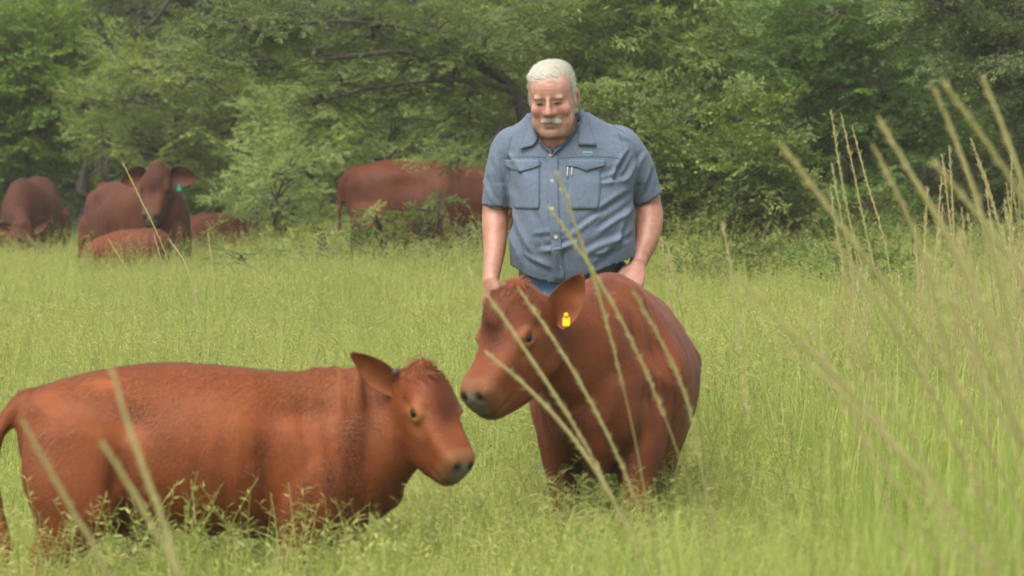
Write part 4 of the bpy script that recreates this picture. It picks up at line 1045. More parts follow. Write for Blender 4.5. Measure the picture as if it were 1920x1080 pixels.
for s in (-1, 1):
    Dm -= .0026 * g((s * .030, .088, .0265), (.017, .03, .0035))     # fold under the brow
    Dm -= .0028 * g((s * .031, .088, .0070), (.018, .03, .0040))     # under the lids
    Dm -= .0025 * g((s * .013, .092, .024), (.008, .03, .012))       # inner corners
    Dm -= .0030 * g((s * .034, .095, -.036), (.006, .03, .020))      # nasolabial
    Dm -= .0030 * g((s * .036, .09, -.070), (.006, .03, .016))
    Dm -= .0080 * g((s * .088, -.006, .0), (.006, .010, .016))       # ear bowl
    Dm -= .0040 * g((s * .0105, .112, -.030), (.005, .01, .005))
Dm -= .0042 * g((0, .1, -.0555), (.026, .03, .0022))                  # mouth
Dm -= .0050 * g((0, .1, -.078), (.024, .03, .006))                    # below the lip
for zz in (.062, .074, .086): Dm -= .0010 * g((0, .09, zz), (.045, .04, .0018))
Dm -= .006 * gauss(V, Q(1045, 262, .14), (.05, .1, .006))
V = V + Nn * Dm[:, None] + Nn * (vnoise(V, 30) * .0008)[:, None]
sk = np.tile(np.array([.40, .215, .165]), (len(V), 1))
def bl(w, c):
    global sk
    w = np.clip(w, 0, 1)[:, None]; sk = sk * (1 - w) + np.asarray(c) * w
red = (.36, .115, .080)
for s in (-1, 1):
    bl(.55 * g((s * .045, .085, -.012), (.030, .05, .022)), red)
    bl(.9 * g((s * .087, -.01, 0), (.02, .03, .035)), (.33, .11, .075))
    bl(.3 * g((s * .031, .09, .009), (.02, .03, .008)), (.30, .13, .095))
    bl(.85 * g((s * .032, .09, .0135), (.0155, .03, .0030)), (.05, .03, .025))
    bl(.5 * g((s * .0105, .113, -.030), (.005, .012, .005)), (.10, .04, .03))
bl(.75 * g((0, .112, -.012), (.016, .03, .022)), red)
bl(.6 * g((0, .09, .07), (.06, .05, .035)), (.40, .205, .142))
bl(.65 * g((0, .1, -.060), (.026, .03, .007)), (.28, .11, .085))
bl(.8 * g((0, .1, -.0555), (.026, .03, .0022)), (.14, .05, .04))
armm = (~inh) * (V[:, 2] < Q(0, 330)[2])
bl(.8 * armm, (.30, .135, .085)); bl(.5 * armm * sstep(.2, .8, vnoise(V, 14)), (.27, .11, .07))
bl(.5 * (~inh) * (V[:, 2] > Q(0, 330)[2]), (.33, .145, .095))
mesh_obj('body', V, F, M_SKIN, man, attrs={'tint': sk})
bodyBVH = BVHTree.FromPolygons([tuple(v) for v in V], [tuple(map(int, f)) for f in F])
nohead = ~((hl[:, 2] > -.145) & (np.linalg.norm(hl, axis=1) < .2))
torsoBVH = BVHTree.FromPolygons([tuple(v) for v in V], [tuple(map(int, f)) for f in F[nohead[F].all(1)]])
headV, headN, headL = V[inh], Nn[inh], hl[inh]

# eyes, half closed as he looks down
for s in (-1, 1):
    c = H2W(np.array([s * .032, .0865, .0150]))
    v, f = ellipsoid(c, (.0095, .0070, .0024), np.array(HRot), m=14, k=9)
    o = mesh_obj('eye', v, f, M_IRIS, man)

# ---- hair, eyebrows and moustache as strands over a cap
def strands(name, roots, dirs, nrms, length, width, lift, seed, mat, parent, droop=0.0, jit=.22):
    rs = np.random.RandomState(seed); n = len(roots); seg = 4
    L = length * rs.uniform(.6, 1.25, n)
    P0 = roots + nrms * .001; d = dirs + rs.normal(0, jit, (n, 3)); d /= np.linalg.norm(d, axis=1)[:, None]
    side = np.cross(d, nrms); side /= np.linalg.norm(side, axis=1)[:, None] + 1e-9
    V = []; cur = P0.copy()
    for k in range(seg + 1):
        w = width * (1 - .75 * (k / seg) ** 1.5) * .5
        V.append(cur - side * w); V.append(cur + side * w)
        lf = lift * (1 - 1.3 * k / seg)
        cur = cur + (d + nrms * lf + np.array([0, 0, -droop * k / seg])) * (L / seg)[:, None]
    V = np.stack(V, 1).reshape(-1, 3)
    b = np.arange(n)[:, None, None] * (2 * (seg + 1)); k = np.arange(seg)[None, :, None] * 2
    Fq = (b + k + np.array([0, 1, 3, 2])[None, None, :]).reshape(-1, 4)
    o = mesh_obj(name, V, Fq, mat, parent, smooth=False)
    return o
rs = np.random.RandomState(3)
ax, ay, az = headL[:, 0], headL[:, 1], headL[:, 2]
ang = np.arctan2(ay, np.abs(ax))                     # 90 deg = front
hairline = .098 + .010 * np.cos(ax * 45) - np.clip(-ay - .0, 0, 1) * 2.0
front = (az > .1005 + vnoise(headL, 60) * .006) & (ay > .02)
fringe = (az > .088) & (ay > .02) & (rs.rand(len(az)) < .10)
sidem = (ay <= .030) & (az > .022 - np.clip(-ay, 0, .2) * 1.4) & (np.abs(ax) > .04)
burn = (np.abs(ax) > .068) & (ay > .004) & (ay < .026) & (az > -.012)
back = (ay < -.02) & (az > -.06)
top = (az > .100) & (ay <= .03)
scalp = (front | fringe | sidem | back | top | burn) & ~((np.abs(ax) > .070) & (ay > -.036) & (ay < .014) & (az < .040))
idx = np.where(scalp)[0]; pick = rs.choice(idx, 14000)
r_ = headV[pick] + rs.normal(0, .001, (14000, 3)); nn = headN[pick]; lx = headL[pick]
comb = np.c_[-.30 + lx[:, 0] * 6, -1.0 * np.ones(len(pick)), np.where(lx[:, 2] > .075, .15, -.9)]     # in head axes: combed to the sides and back
comb = np.where((lx[:, 2] > .085)[:, None], np.c_[-.75 + lx[:, 0] * 3, -.35 * np.ones(len(pick)), .1 * np.ones(len(pick))], comb)
cw = (comb @ HRot.T) @ FL
cw = cw - nn * (cw * nn).sum(1)[:, None]; cw /= np.linalg.norm(cw, axis=1)[:, None] + 1e-9
hair = strands('hair', r_, cw, nn,   .026, .0014, .09, 5, M_HAIR, man, 0.0, .11)
# a mat of hair under the strands
R_ = []
Vh = headV[idx] + headN[idx] * .004
def brow_like(name, pts, n, length, width, lift, dfun, seed, spread, mat=M_HAIR):
    rs = np.random.RandomState(seed)
    t = rs.rand(n); pts = np.array(pts)
    seg = np.clip((t * (len(pts) - 1)).astype(int), 0, len(pts) - 2); f = t * (len(pts) - 1) - seg
    q = pts[seg] * (1 - f)[:, None] + pts[seg + 1] * f[:, None] + rs.normal(0, 1, (n, 3)) * spread
    W = H2W(q + np.array([0, .06, 0])); roots = []; ns = []; keep = []
    fw = nrm((np.array([0, -1., 0]) @ HRot.T) @ FL)
    for i, w in enumerate(W):
        h = bodyBVH.ray_cast(Vector(w), Vector(fw), .2)
        if h[0] is not None: roots.append(h[0][:]); ns.append(h[1][:]); keep.append(i)
    dv = np.array([dfun(x) for x in q[keep]]); dw = (dv @ HRot.T) @ FL; dw /= np.linalg.norm(dw, axis=1)[:, None]
    ns = np.array(ns); ns[(ns @ (-fw)) < 0] *= -1
    return strands(name, np.array(roots), dw, ns, length, width, lift, seed, mat, man)
brow_like('moustache', [(-.028, .09, -.045), (-.016, .1, -.040), (0, .1, -.038), (.016, .1, -.040), (.028, .09, -.045)], 900, .0105, .0014, .22,
          lambda x: np.array([x[0] * 24, .15, -1.0]), 11, np.array([.0012, 0, .0018]), M_TACHE)
for s in (-1, 1):
    brow_like('eyebrow', [(s * .015, .09, .031), (s * .030, .09, .0355), (s * .046, .08, .031)], 55, .006, .0008, .2,
              lambda x: np.array([s * 1.0, .1, .15]), 12 + s, np.array([.001, 0, .0018]), M_BROW)

# ---- shirt
TS = [(200, 1040, 44, .125, .02), (215, 1046, 60, .135, .0), (228, 1052, 78, .135, -.025), (240, 1058, 100, .140, -.05), (256, 1064, 117, .155, -.06), (280, 1068, 126, .175, -.07), (315, 1070, 121, .195, -.08),
      (355, 1070, 116, .215, -.09), (400, 1072, 116, .230, -.10), (445, 1074, 119, .235, -.11), (485, 1076, 119, .220, -.12), (520, 1077, 114, .200, -.125), (560, 1078, 108, .18, -.12)]
S = catmull(TS, 46)
rings = []
for py, cx, hw, f_, b_ in S[::-1]:
    c = Q(cx, py, (f_ + b_) / 2)
    # cx drifts a little as the trunk turns to the image left
    rings.append(se_ring(c, np.array([1., 0, 0]), np.array([0, 1., 0]), hw * MU, (f_ - b_) / 2, (f_ - b_) / 2, 2.15, 2.35, 40))
sp_ = [rings_mesh(rings)]
slL = [(Q(990, 262, .04), (.050, .06)), (Q(957, 273, .045), (.065, .070)), (Q(943, 310, .04), (.060, .068)), (Q(935, 350, .035), (.0555, .065)), (Q(931, 382, .03), (.0545, .064)), (Q(930, 396, .03), (.054, .063))]
slR = [(Q(1125, 262, .03), (.050, .06)), (Q(1160, 272, .025), (.071, .074)), (Q(1190, 312, .0), (.066, .070)), (Q(1203, 345, -.02), (.062, .068)), (Q(1212, 371, -.03), (.0605, .067)), (Q(1216, 386, -.035), (.060, .066))]
for A in (slL, slR): sp_.append(tube([a for a, r in A], [r for a, r in A], m=26, n=30, up=(0, 1, 0)))
V, F = fuse(sp_, .0065)
V = smooth_mesh(V, F, 9)
Nn = normals(V, F)
px = V[:, 0] / MU + 960; py = 292 + (CAM_H - V[:, 2]) / MU
front = sstep(-.25, .35, -Nn[:, 1])
def crease(x0, y0, x1, y1, w, a, both=False):
    d = np.array([x1 - x0, y1 - y0], float); L = np.linalg.norm(d); d /= L
    u = (px - x0) * d[0] + (py - y0) * d[1]; v = (px - x0) * -d[1] + (py - y0) * d[0]
    v = v + 4 * np.sin(u / L * 3.0 + x0)
    env = sstep(-.15 * L, .2 * L, u) * (1 - sstep(.7 * L, 1.1 * L, u))
    return a * env * (np.exp(-(v / w) ** 2) - .6 * np.exp(-((v - 1.8 * w) / w) ** 2)) * front
Dm = vnoise(V, 9) * .004 + vnoise(V, 20) * .0022
for c in ((1178, 285, 1150, 345, 5, -.010), (1188, 300, 1165, 345, 5, .009), (1170, 330, 1120, 350, 6, .006), (1180, 365, 1105, 400, 6, -.007), (1183, 385, 1120, 440, 6, .008),
          (1186, 400, 1150, 470, 6, -.008), (1120, 395, 1070, 445, 6, .006), (1075, 450, 1010, 470, 6, .007), (1060, 470, 1040, 520, 5, -.007), (1165, 440, 1090, 480, 7, .007),
          (1185, 440, 1110, 500, 7, -.007), (965, 395, 1000, 480, 6, .007), (960, 420, 985, 500, 6, -.006), (985, 470, 1035, 505, 6, .006), (950, 290, 985, 330, 5, .006),
          (958, 330, 975, 375, 5, -.006), (1000, 400, 1020, 460, 6, -.005), (1210, 290, 1180, 350, 5, .005), (1225, 320, 1195, 375, 5, -.006), (925, 300, 950, 370, 5, .005),
          (915, 330, 935, 385, 5, -.005), (1140, 235, 1180, 262, 5, .005), (1110, 470, 1175, 455, 5, .006), (1000, 440, 1060, 430, 5, .004), (1090, 330, 1160, 310, 6, -.004)):
    Dm += crease(c[0], c[1], c[2], c[3], c[4] * .8, c[5] * 1.45)
V = V + Nn * Dm[:, None]
# openings: sleeve ends, neckline, hem
keepv = np.ones(len(V), bool)
def beyond(c, d, r):
    q = V - c; return ((q @ nrm(d)) > 0) & (np.linalg.norm(q, axis=1) < r)
keepv &= ~beyond(Q(930, 387, .03), Q(930, 396, .03) - Q(935, 350, .035), .11)
keepv &= ~beyond(Q(1212.5, 374, -.03), Q(1216, 386, -.035) - Q(1203, 345, -.02) + np.array([.012, 0, 0]), .11)
hem = np.interp(px, [940, 962, 985, 1010, 1045, 1080, 1120, 1165, 1200], [490, 498, 515, 524, 529, 521, 506, 489, 478])
keepv &= ~((py > hem) & (np.abs(px - 1075) < 135))
neck_l = np.interp(py, [200, 225, 250, 268, 285], [1000, 1003, 1009, 1019, 1035])
neck_r = np.interp(py, [200, 225, 250, 268, 285], [1086, 1083, 1070, 1052, 1035])
keepv &= ~((py < 285) & (px > neck_l) & (px < neck_r) & (Nn[:, 1] < .3) & (V[:, 1] < MD + .03))
keepv &= ~((py < 212) & (np.abs(px - 1045) < 60))
F2 = F[keepv[F].all(1)]
used = np.unique(F2); remap = -np.ones(len(V), int); remap[used] = np.arange(len(used))
shirtV, shirtF = V[used], remap[F2]
shirt = mesh_obj('shirt', shirtV, shirtF, M_SHIRT, man)
md = shirt.modifiers.new('cloth', 'SOLIDIFY'); md.thickness = .0025; md.offset = -1
shirtBVH = BVHTree.FromPolygons([tuple(v) for v in shirtV], [tuple(map(int, f)) for f in shirtF])
def surf(px_, py_, off, minpy=None):
    o = Q(px_, py_, 0.6)
    best = None
    for T in (shirtBVH, torsoBVH):
        h = T.ray_cast(Vector(o), Vector((0, 1, 0)), 1.5)
        if h[0] is not None and (best is None or h[0][1] < best): best = h[0][1]
    if best is None: best = MD - .05
    return np.array([o[0], best - off, o[2]])
def patch(name, A, B, off, thick, mat, parent=man, nu=14, nv=16, puff=0.0):
    """sheet between polylines A and B (pixels), laid over the cloth, with real thickness"""
    def rs_(L, n):
        L = np.array(L, float); d = np.r_[0, np.cumsum(np.linalg.norm(np.diff(L, axis=0), axis=1))]; t = np.linspace(0, d[-1], n)
        return np.c_[np.interp(t, d, L[:, 0]), np.interp(t, d, L[:, 1])]
    a, b = rs_(A, nv), rs_(B, nv); G = []
    for i in range(nv):
        for j in range(nu):
            f = j / (nu - 1); p = a[i] * (1 - f) + b[i] * f
            pf = puff * math.sin(math.pi * f) * math.sin(math.pi * (i + .5) / nv)
            G.append(surf(p[0], p[1], off + pf))
    G = np.array(G).reshape(nv, nu, 3)
    yy = G[:, :, 1]
    for _ in range(2):
        yy[1:-1, 1:-1] = (yy[:-2, 1:-1] + yy[2:, 1:-1] + yy[1:-1, :-2] + yy[1:-1, 2:] + 2 * yy[1:-1, 1:-1]) / 6
    back = G + np.array([0, thick, 0]); n = nu * nv
    V = np.vstack([G.reshape(-1, 3), back.reshape(-1, 3)]); F = []
    for i in range(nv - 1):
        for j in range(nu - 1):
            q = i * nu + j
            F.append((q, q + nu, q + nu + 1, q + 1)); F.append((n + q, n + q + 1, n + q + nu + 1, n + q + nu))
    rim = [i for i in range(nu)] + [i * nu + nu - 1 for i in range(1, nv)] + [(nv - 1) * nu + j for j in range(nu - 2, -1, -1)] + [i * nu for i in range(nv - 2, 0, -1)]
    for k in range(len(rim)):
        p, q = rim[k], rim[(k + 1) % len(rim)]; F.append((p, q, n + q, n + p))
    return mesh_obj(name, V, F, mat, parent)
def line_tube(name, pts, r, off, mat, parent=man, n=24):
    pts = catmull(np.array(pts, float), n)
    W = [surf(p[0], p[1], off) for p in pts]
    v, f = tube(W, [r] * len(W), m=6, n=n, up=(0, 1, 0))
    return mesh_obj(name, v, f, mat, parent)
patch('placket', [(1025, 286), (1025, 340), (1027, 400), (1032, 460), (1038, 524)], [(1046, 278), (1045, 340), (1047, 400), (1052, 460), (1058, 522)], .0035, .004, M_SHIRT, shirt, 6, 30)
patch('pocket', [(957, 312), (957, 350), (960, 384), (966, 390)], [(1011, 312), (1011, 350), (1011, 384), (1008, 391)], .004, .005, M_SHIRT, shirt, 12, 14, .003)
patch('pocket', [(1064, 312), (1064, 350), (1064, 384), (1067, 391)], [(1124, 312), (1124, 350), (1121, 384), (1118, 391)], .004, .005, M_SHIRT, shirt, 12, 14, .003)
patch('pocket_flap', [(947, 300), (967, 299), (990, 299), (1011, 300)], [(948, 313), (973, 323), (990, 319), (1011, 311)], .0085, .004, M_SHIRT, shirt, 6, 22, .002)
patch('pocket_flap', [(1062, 300), (1085, 299), (1108, 299), (1132, 300)], [(1062, 311), (1080, 314), (1097, 321), (1132, 311)], .0085, .004, M_SHIRT, shirt, 6, 22, .002)
patch('collar', [(1001, 214), (992, 234), (984, 258), (974, 281)], [(1006, 226), (1008, 246), (1006, 264), (999, 273)], .012, .005, M_SHIRT, shirt, 8, 14, .002)
patch('collar', [(1084, 196), (1085, 225), (1084, 252), (1083, 272)], [(1092, 206), (1100, 228), (1108, 250), (1117, 273)], .012, .005, M_SHIRT, shirt, 8, 14, .002)
patch('collar_stand', [(998, 222), (1003, 250), (1012, 270), (1034, 289)], [(1005, 222), (1012, 246), (1021, 263), (1036, 281)], .015, .004, M_SHIRT2, shirt, 4, 14)
patch('collar_stand', [(1088, 215), (1079, 245), (1062, 268), (1037, 289)], [(1081, 212), (1069, 240), (1053, 262), (1036, 281)], .015, .004, M_SHIRT2, shirt, 4, 14)
for pts in ([(938, 296), (965, 294), (1000, 294), (1024, 296)], [(1048, 296), (1090, 294), (1130, 294), (1163, 297)], [(975, 322), (976, 350), (975, 389)], [(1094, 320), (1094, 350), (1093, 391)],
            [(960, 256), (955, 272), (953, 300), (957, 330)], [(1150, 236), (1161, 256), (1166, 285), (1160, 320)], [(1150, 238), (1170, 250), (1185, 270)], [(907, 384), (930, 392), (955, 390)], [(1184, 388), (1210, 379), (1239, 358)]):
    line_tube('seam', pts, .0011, .0005, M_SHIRT2, shirt)
patch('zip', [(1062, 313), (1061, 331)], [(1064, 313), (1063, 331)], .007, .002, M_BUTTON, shirt, 3, 5)
patch('zip', [(1070, 311), (1069, 330)], [(1072, 311), (1071, 330)], .007, .002, M_BUTTON, shirt, 3, 5)
for bx, by in ((1032, 290), (1034, 338), (1034, 390), (1041, 442), (1050, 494)):
    c = surf(bx, by, .0045)
    rr = [se_ring(c + np.array([0, dy, 0]), np.array([1., 0, 0]), np.array([0, 0, 1.]), r, r, r, 2, 2, 16) for dy, r in ((.0, .0066), (-.0018, .0068), (-.0024, .0056), (-.0012, .0040))]
    mesh_obj('button', *rings_mesh(rr), M_BUTTON, shirt)
# embroidered mark on the chest: two green peaks, a line of tiny pale letters, a green arc beneath
line_tube('emblem_peak', [(1090, 281), (1094, 275), (1098, 280)], .0014, .001, M_LOGO, shirt, 10)
line_tube('emblem_peak', [(1098, 280), (1103, 274), (1108, 281)], .0014, .001, M_LOGO, shirt, 10)
line_tube('emblem_arc', [(1090, 289), (1095, 292.5), (1100, 293.5), (1105, 292.5), (1110, 289)], .0017, .001, M_LOGO, shirt, 14)
for k in range(6):
    x = 1091.5 + k * 3.1
    line_tube('emblem_letter', [(x, 284), (x + .9, 287), (x + 1.8, 284.5)], .0008, .001, M_LOGO2, shirt, 6)

# ---- jeans, belt, boots
V, F = fuse([tube([Q(1078, 495, .03), Q(1076, 540, .03), Q(1074, 590, .03)], [(.190, .145), (.200, .15), (.19, .15)], m=30, n=18, up=(0, 1, 0)),
             tube([Q(1034, 545, .04), Q(1044, 640, .10), Q(1050, 760, .17), Q(1048, 860, .10), Q(1048, 1000, .04)], [(.105, .12), (.100, .11), (.076, .08), (.070, .075), (.066, .07)], m=20, n=50, up=(0, 1, 0)),
             tube([Q(1130, 545, .04), Q(1128, 640, .03), Q(1126, 760, -.04), Q(1128, 860, -.14), Q(1128, 990, -.26)], [(.105, .12), (.100, .11), (.076, .08), (.070, .075), (.066, .07)], m=20, n=50, up=(0, 1, 0))], .009)
V = smooth_mesh(V, F, 5); Nn = normals(V, F); V = V + Nn * (vnoise(V, 12) * .007)[:, None]
mesh_obj('jeans', V, F, M_JEANS, man)
th = np.linspace(0, 2 * np.pi, 41)
bp = [Q(1078 + 194 / MU * .001 * math.cos(a), 507 + 0 * math.sin(a), .03 - .150 * math.sin(a) * -1) for a in th]
R_ = []
for a in th[:-1]:
    c = np.array([math.cos(a), -math.sin(a), 0]); ce = Q(1078, 508, .03)
    p = ce + c * np.array([.197, .152, 0])
    R_.append(np.array([p + c * o_ + np.array([0, 0, z_]) for o_, z_ in ((0, -.019), (.005, -.019), (.005, .019), (0, .019))]))
R_ = np.array(R_); V = R_.reshape(-1, 3); nb = len(R_)
F = [((i * 4 + j), (i * 4 + (j + 1) % 4), (((i + 1) % nb) * 4 + (j + 1) % 4), (((i + 1) % nb) * 4 + j)) for i in range(nb) for j in range(4)]
mesh_obj('belt', V, F, M_BELT, man, smooth=False)
for fx, fy, fd in ((1048, 1008, .06), (1128, 998, -.24)):
    c = Q(fx, fy, fd); z0 = max(c[2], .05)
    v, f = tube([(c[0], c[1] + .06, .06), (c[0], c[1] - .04, .06), (c[0], c[1] - .14, .045), (c[0], c[1] - .20, .035)], [(.042, .06), (.048, .06), (.05, .042), (.035, .028)], m=16, n=16)
    v2, f2 = tube([(c[0], c[1] + .02, .06), (c[0], c[1] + .02, .20)], [.055, .06], m=14, n=6, up=(0, 1, 0))
    v, f = joinVF([(v, f), (v2, f2)])
    mesh_obj('boot', v, f, M_BOOT, man)
# ------------------------------------------------------------------ tall seeding grass near the camera, tussock by tussock
M_STALK = mat_leaf('stalk', (.26, .25, .085), (.50, .44, .20), trans=.25, rough=.6, patch=.9)
M_SPIKE = mat_leaf('seed_spike', (.36, .31, .14), (.60, .53, .28), trans=.25, rough=.7, patch=.9)
def stalk(parent, px_pts, D, rng, r=.0042, green=.4, head=.55, slope=0.0):
    """a flowering stalk from its tip down; the points are continued down to the ground"""
    pts = [P(x, y, D + slope * i) for i, (x, y) in enumerate(px_pts)]
    a, b = pts[-2], pts[-1]; d = nrm(b - a); d = nrm(d + np.array([0, 0, -.5]))
    z = b[2]
    if z > .02:
        L = z / max(.35, -d[2]); pts.append(b + (nrm(b - a) * .5 + d * .5) * L * .5); q = pts[-1].copy(); q[2] = 0; q[0] += d[0] * L * .15; pts.append(q)
    r = r * .55
    C = catmull(np.array(pts), 34)
    t_ = np.linspace(0, 1, len(C)); ln = np.r_[0, np.cumsum(np.linalg.norm(np.diff(C, axis=0), axis=1))]
    hl_ = head * min(.55, ln[-1] * .5) / .55
    rad = np.where(ln < hl_, r * (.35 + .65 * np.sin(np.pi * np.clip(ln / hl_ * .85 + .12, 0, 1))) * rng.uniform(.85, 1.1, len(C)), np.where(ln < hl_ * 1.3, r * .42, r * .5))
    acc = Acc(); V, F = tubes_np6(C, rad, 6)
    sh = np.repeat(np.clip(rng.rand() * .6 + (.5 - green) * (1 - t_), 0, 1), 6); acc.add(V, F, sh, 0)
    m = int(230 * hl_ / .4); u = rng.uniform(0, hl_, m); c = np.array([np.interp(u, ln, C[:, k]) for k in range(3)]).T
    T = np.gradient(C, axis=0); T /= np.linalg.norm(T, axis=1)[:, None]; tt = np.array([np.interp(u, ln, T[:, k]) for k in range(3)]).T
    dd = -tt * 1.15 + rng.normal(0, .33, (m, 3)); dd /= np.linalg.norm(dd, axis=1)[:, None]; nn = rng.normal(0, 1, (m, 3)); nn -= dd * (nn * dd).sum(1)[:, None]; nn /= np.linalg.norm(nn, axis=1)[:, None]
    V, F, S = leaf_quads(c, dd, nn, rng.uniform(.012, .026, m), np.full(m, .0017), rng.rand(m), .1); acc.add(V, F, S, 1)
    me = acc.build('stalk', [M_STALK, M_SPIKE]); COL.objects.link(me); me.data.transform(Matrix.Translation(-Vector(parent['_loc']))); me.parent = parent
def tussock(label, px, D, stalks, seed, r=.0042, extra=0, box=None, lean=(-.35, .1), leaves=120, name='tall_grass_tussock', head=.55, green=.4):
    rng = np.random.RandomState(seed)
    base = (P(px, 0, D)[0], D, 0.0)
    e = empty(name, base, label, 'grass tussock')
    for s in stalks:
        Dn = D + rng.uniform(-.5, .5)
        stalk(e, s[0], s[1] if len(s) > 1 and s[1] else Dn, rng, (s[2] if len(s) > 2 else r), green, head)
    for i in range(extra):
        x0, y0, x1, y1 = box; tx, ty = rng.uniform(x0, x1), rng.uniform(y0, y1); L = rng.uniform(260, 420); k = rng.uniform(*lean)
        p = [(tx, ty), (tx - k * L * .25, ty + L * .33), (tx - k * L * .6, ty + L * .7), (tx - k * L * .9, ty + L * 1.05)]
        stalk(e, p, D + rng.uniform(-.7, .7), rng, r * rng.uniform(.6, .9), green, head)
    acc = Acc(); blades(acc, rng, leaves, .5, .3, .75, .004, .007, .6); o = acc.build('leaves', [M_GRASS, M_SEED]); COL.objects.link(o); o.parent = e; o['kind'] = 'stuff'
    return e
tussock('tall straw-coloured seeding grass blurred nearest the camera at the right', 1900, 7.6, [
    [[(1470, 278), (1560, 400), (1650, 520), (1745, 660), (1830, 800)], 7.4, .0085], [[(1650, 228), (1710, 330), (1770, 430), (1830, 560), (1880, 700)], 7.6, .0085],
    [[(1640, 280), (1690, 380), (1730, 480), (1760, 590)], 8.0, .007], [[(1750, 165), (1790, 260), (1830, 370), (1860, 470), (1890, 600)], 7.8, .0075],
    [[(1770, 158), (1830, 240), (1890, 330), (1940, 420), (1990, 540)], 7.3, .0075], [[(1842, 145), (1880, 240), (1915, 340), (1945, 450)], 7.7, .0075],
    [[(1755, 308), (1830, 400), (1900, 490), (1950, 590), (1990, 700)], 6.9, .007], [[(1385, 520), (1480, 620), (1590, 730), (1690, 850), (1780, 960)], 7.2, .0075],
    [[(1460, 640), (1570, 730), (1680, 840), (1780, 960)], 6.6, .006], [[(1780, 560), (1850, 690), (1920, 830), (1960, 950)], 6.8, .006], [[(1570, 460), (1640, 560), (1720, 690), (1790, 830)], 7.9, .0065]],
    31, leaves=60, extra=12, box=(1480, 420, 1960, 700), lean=(-.8, -.4))
tussock('slender sharper seed stalks standing upright behind the blurred ones at the right', 1690, 14.5, [
    [[(1558, 212), (1572, 300), (1590, 400), (1625, 540)], 14.2], [[(1578, 222), (1600, 320), (1625, 440), (1655, 570)], 14.6], [[(1598, 240), (1625, 340), (1655, 440), (1680, 570)], 15.0],
    [[(1560, 310), (1580, 420), (1610, 560)], 14.0], [[(1556, 350), (1570, 440), (1590, 540), (1612, 640)], 13.6], [[(1730, 470), (1742, 560), (1748, 640)], 13.2], [[(1780, 280), (1786, 380), (1792, 500), (1800, 600)], 14.8],
    [[(1795, 272), (1830, 380), (1860, 500), (1900, 640)], 14.2], [[(1820, 262), (1850, 340), (1880, 450), (1910, 570)], 15.0], [[(1832, 300), (1866, 400), (1900, 520), (1925, 640)], 13.8]],
    32, r=.0042, extra=34, box=(1700, 290, 1960, 500), leaves=200, head=.6, green=.55)
tussock('loose knee-high straw grass in front of the shady bush at the right edge', 1830, 18.5, [], 33, r=.0042, extra=30, box=(1560, 440, 1960, 560), lean=(-.3, .25), leaves=300, head=.4, green=.6)
tussock('arching seed stalks crossing in front of the animal with the yellow tag', 1230, 9.6, [
    [[(885, 515), (938, 588), (992, 668), (1062, 775), (1125, 885), (1175, 1000)], 9.5, .0075], [[(915, 665), (970, 710), (1035, 775), (1095, 850), (1150, 940), (1200, 1040)], 9.3, .0075],
    [[(975, 545), (1040, 640), (1100, 740), (1160, 860), (1210, 990)], 9.8, .0065], [[(1045, 325), (1085, 440), (1125, 560), (1160, 690), (1190, 820), (1215, 960)], 10.2, .0062],
    [[(1035, 395), (1100, 490), (1165, 600), (1225, 730), (1275, 860)], 9.9, .0062], [[(1190, 550), (1240, 640), (1285, 740), (1310, 850)], 9.6, .0062], [[(1355, 420), (1370, 500), (1385, 620)], 11.5, .0036],
    [[(1250, 455), (1265, 520), (1280, 600)], 14, .004], [[(1240, 450), (1248, 500), (1258, 560)], 15, .004]], 34, leaves=80, green=.6)
tussock('pale out-of-focus stalks leaning across the flank of the walking calf', 300, 6.6, [
    [[(212, 700), (240, 800), (275, 900), (320, 1030)], 6.5, .0085], [[(190, 830), (240, 910), (290, 1000), (330, 1080)], 6.3, .0085], [[(40, 790), (90, 880), (140, 970), (190, 1060)], 6.7, .0075]], 35, leaves=0, head=.6)
tussock('two dry curved stalks in front of the red calf and the tagged cow', 380, 24, [
    [[(232, 308), (262, 370), (300, 450), (335, 545)], 24, .0085], [[(203, 448), (240, 510), (280, 575)], 23, .007], [[(318, 450), (345, 490), (362, 540), (374, 600)], 22, .009], [[(390, 440), (397, 490), (402, 560)], 25, .006], [[(290, 445), (305, 500), (315, 560)], 24, .006]],
    36, leaves=160, head=.6)
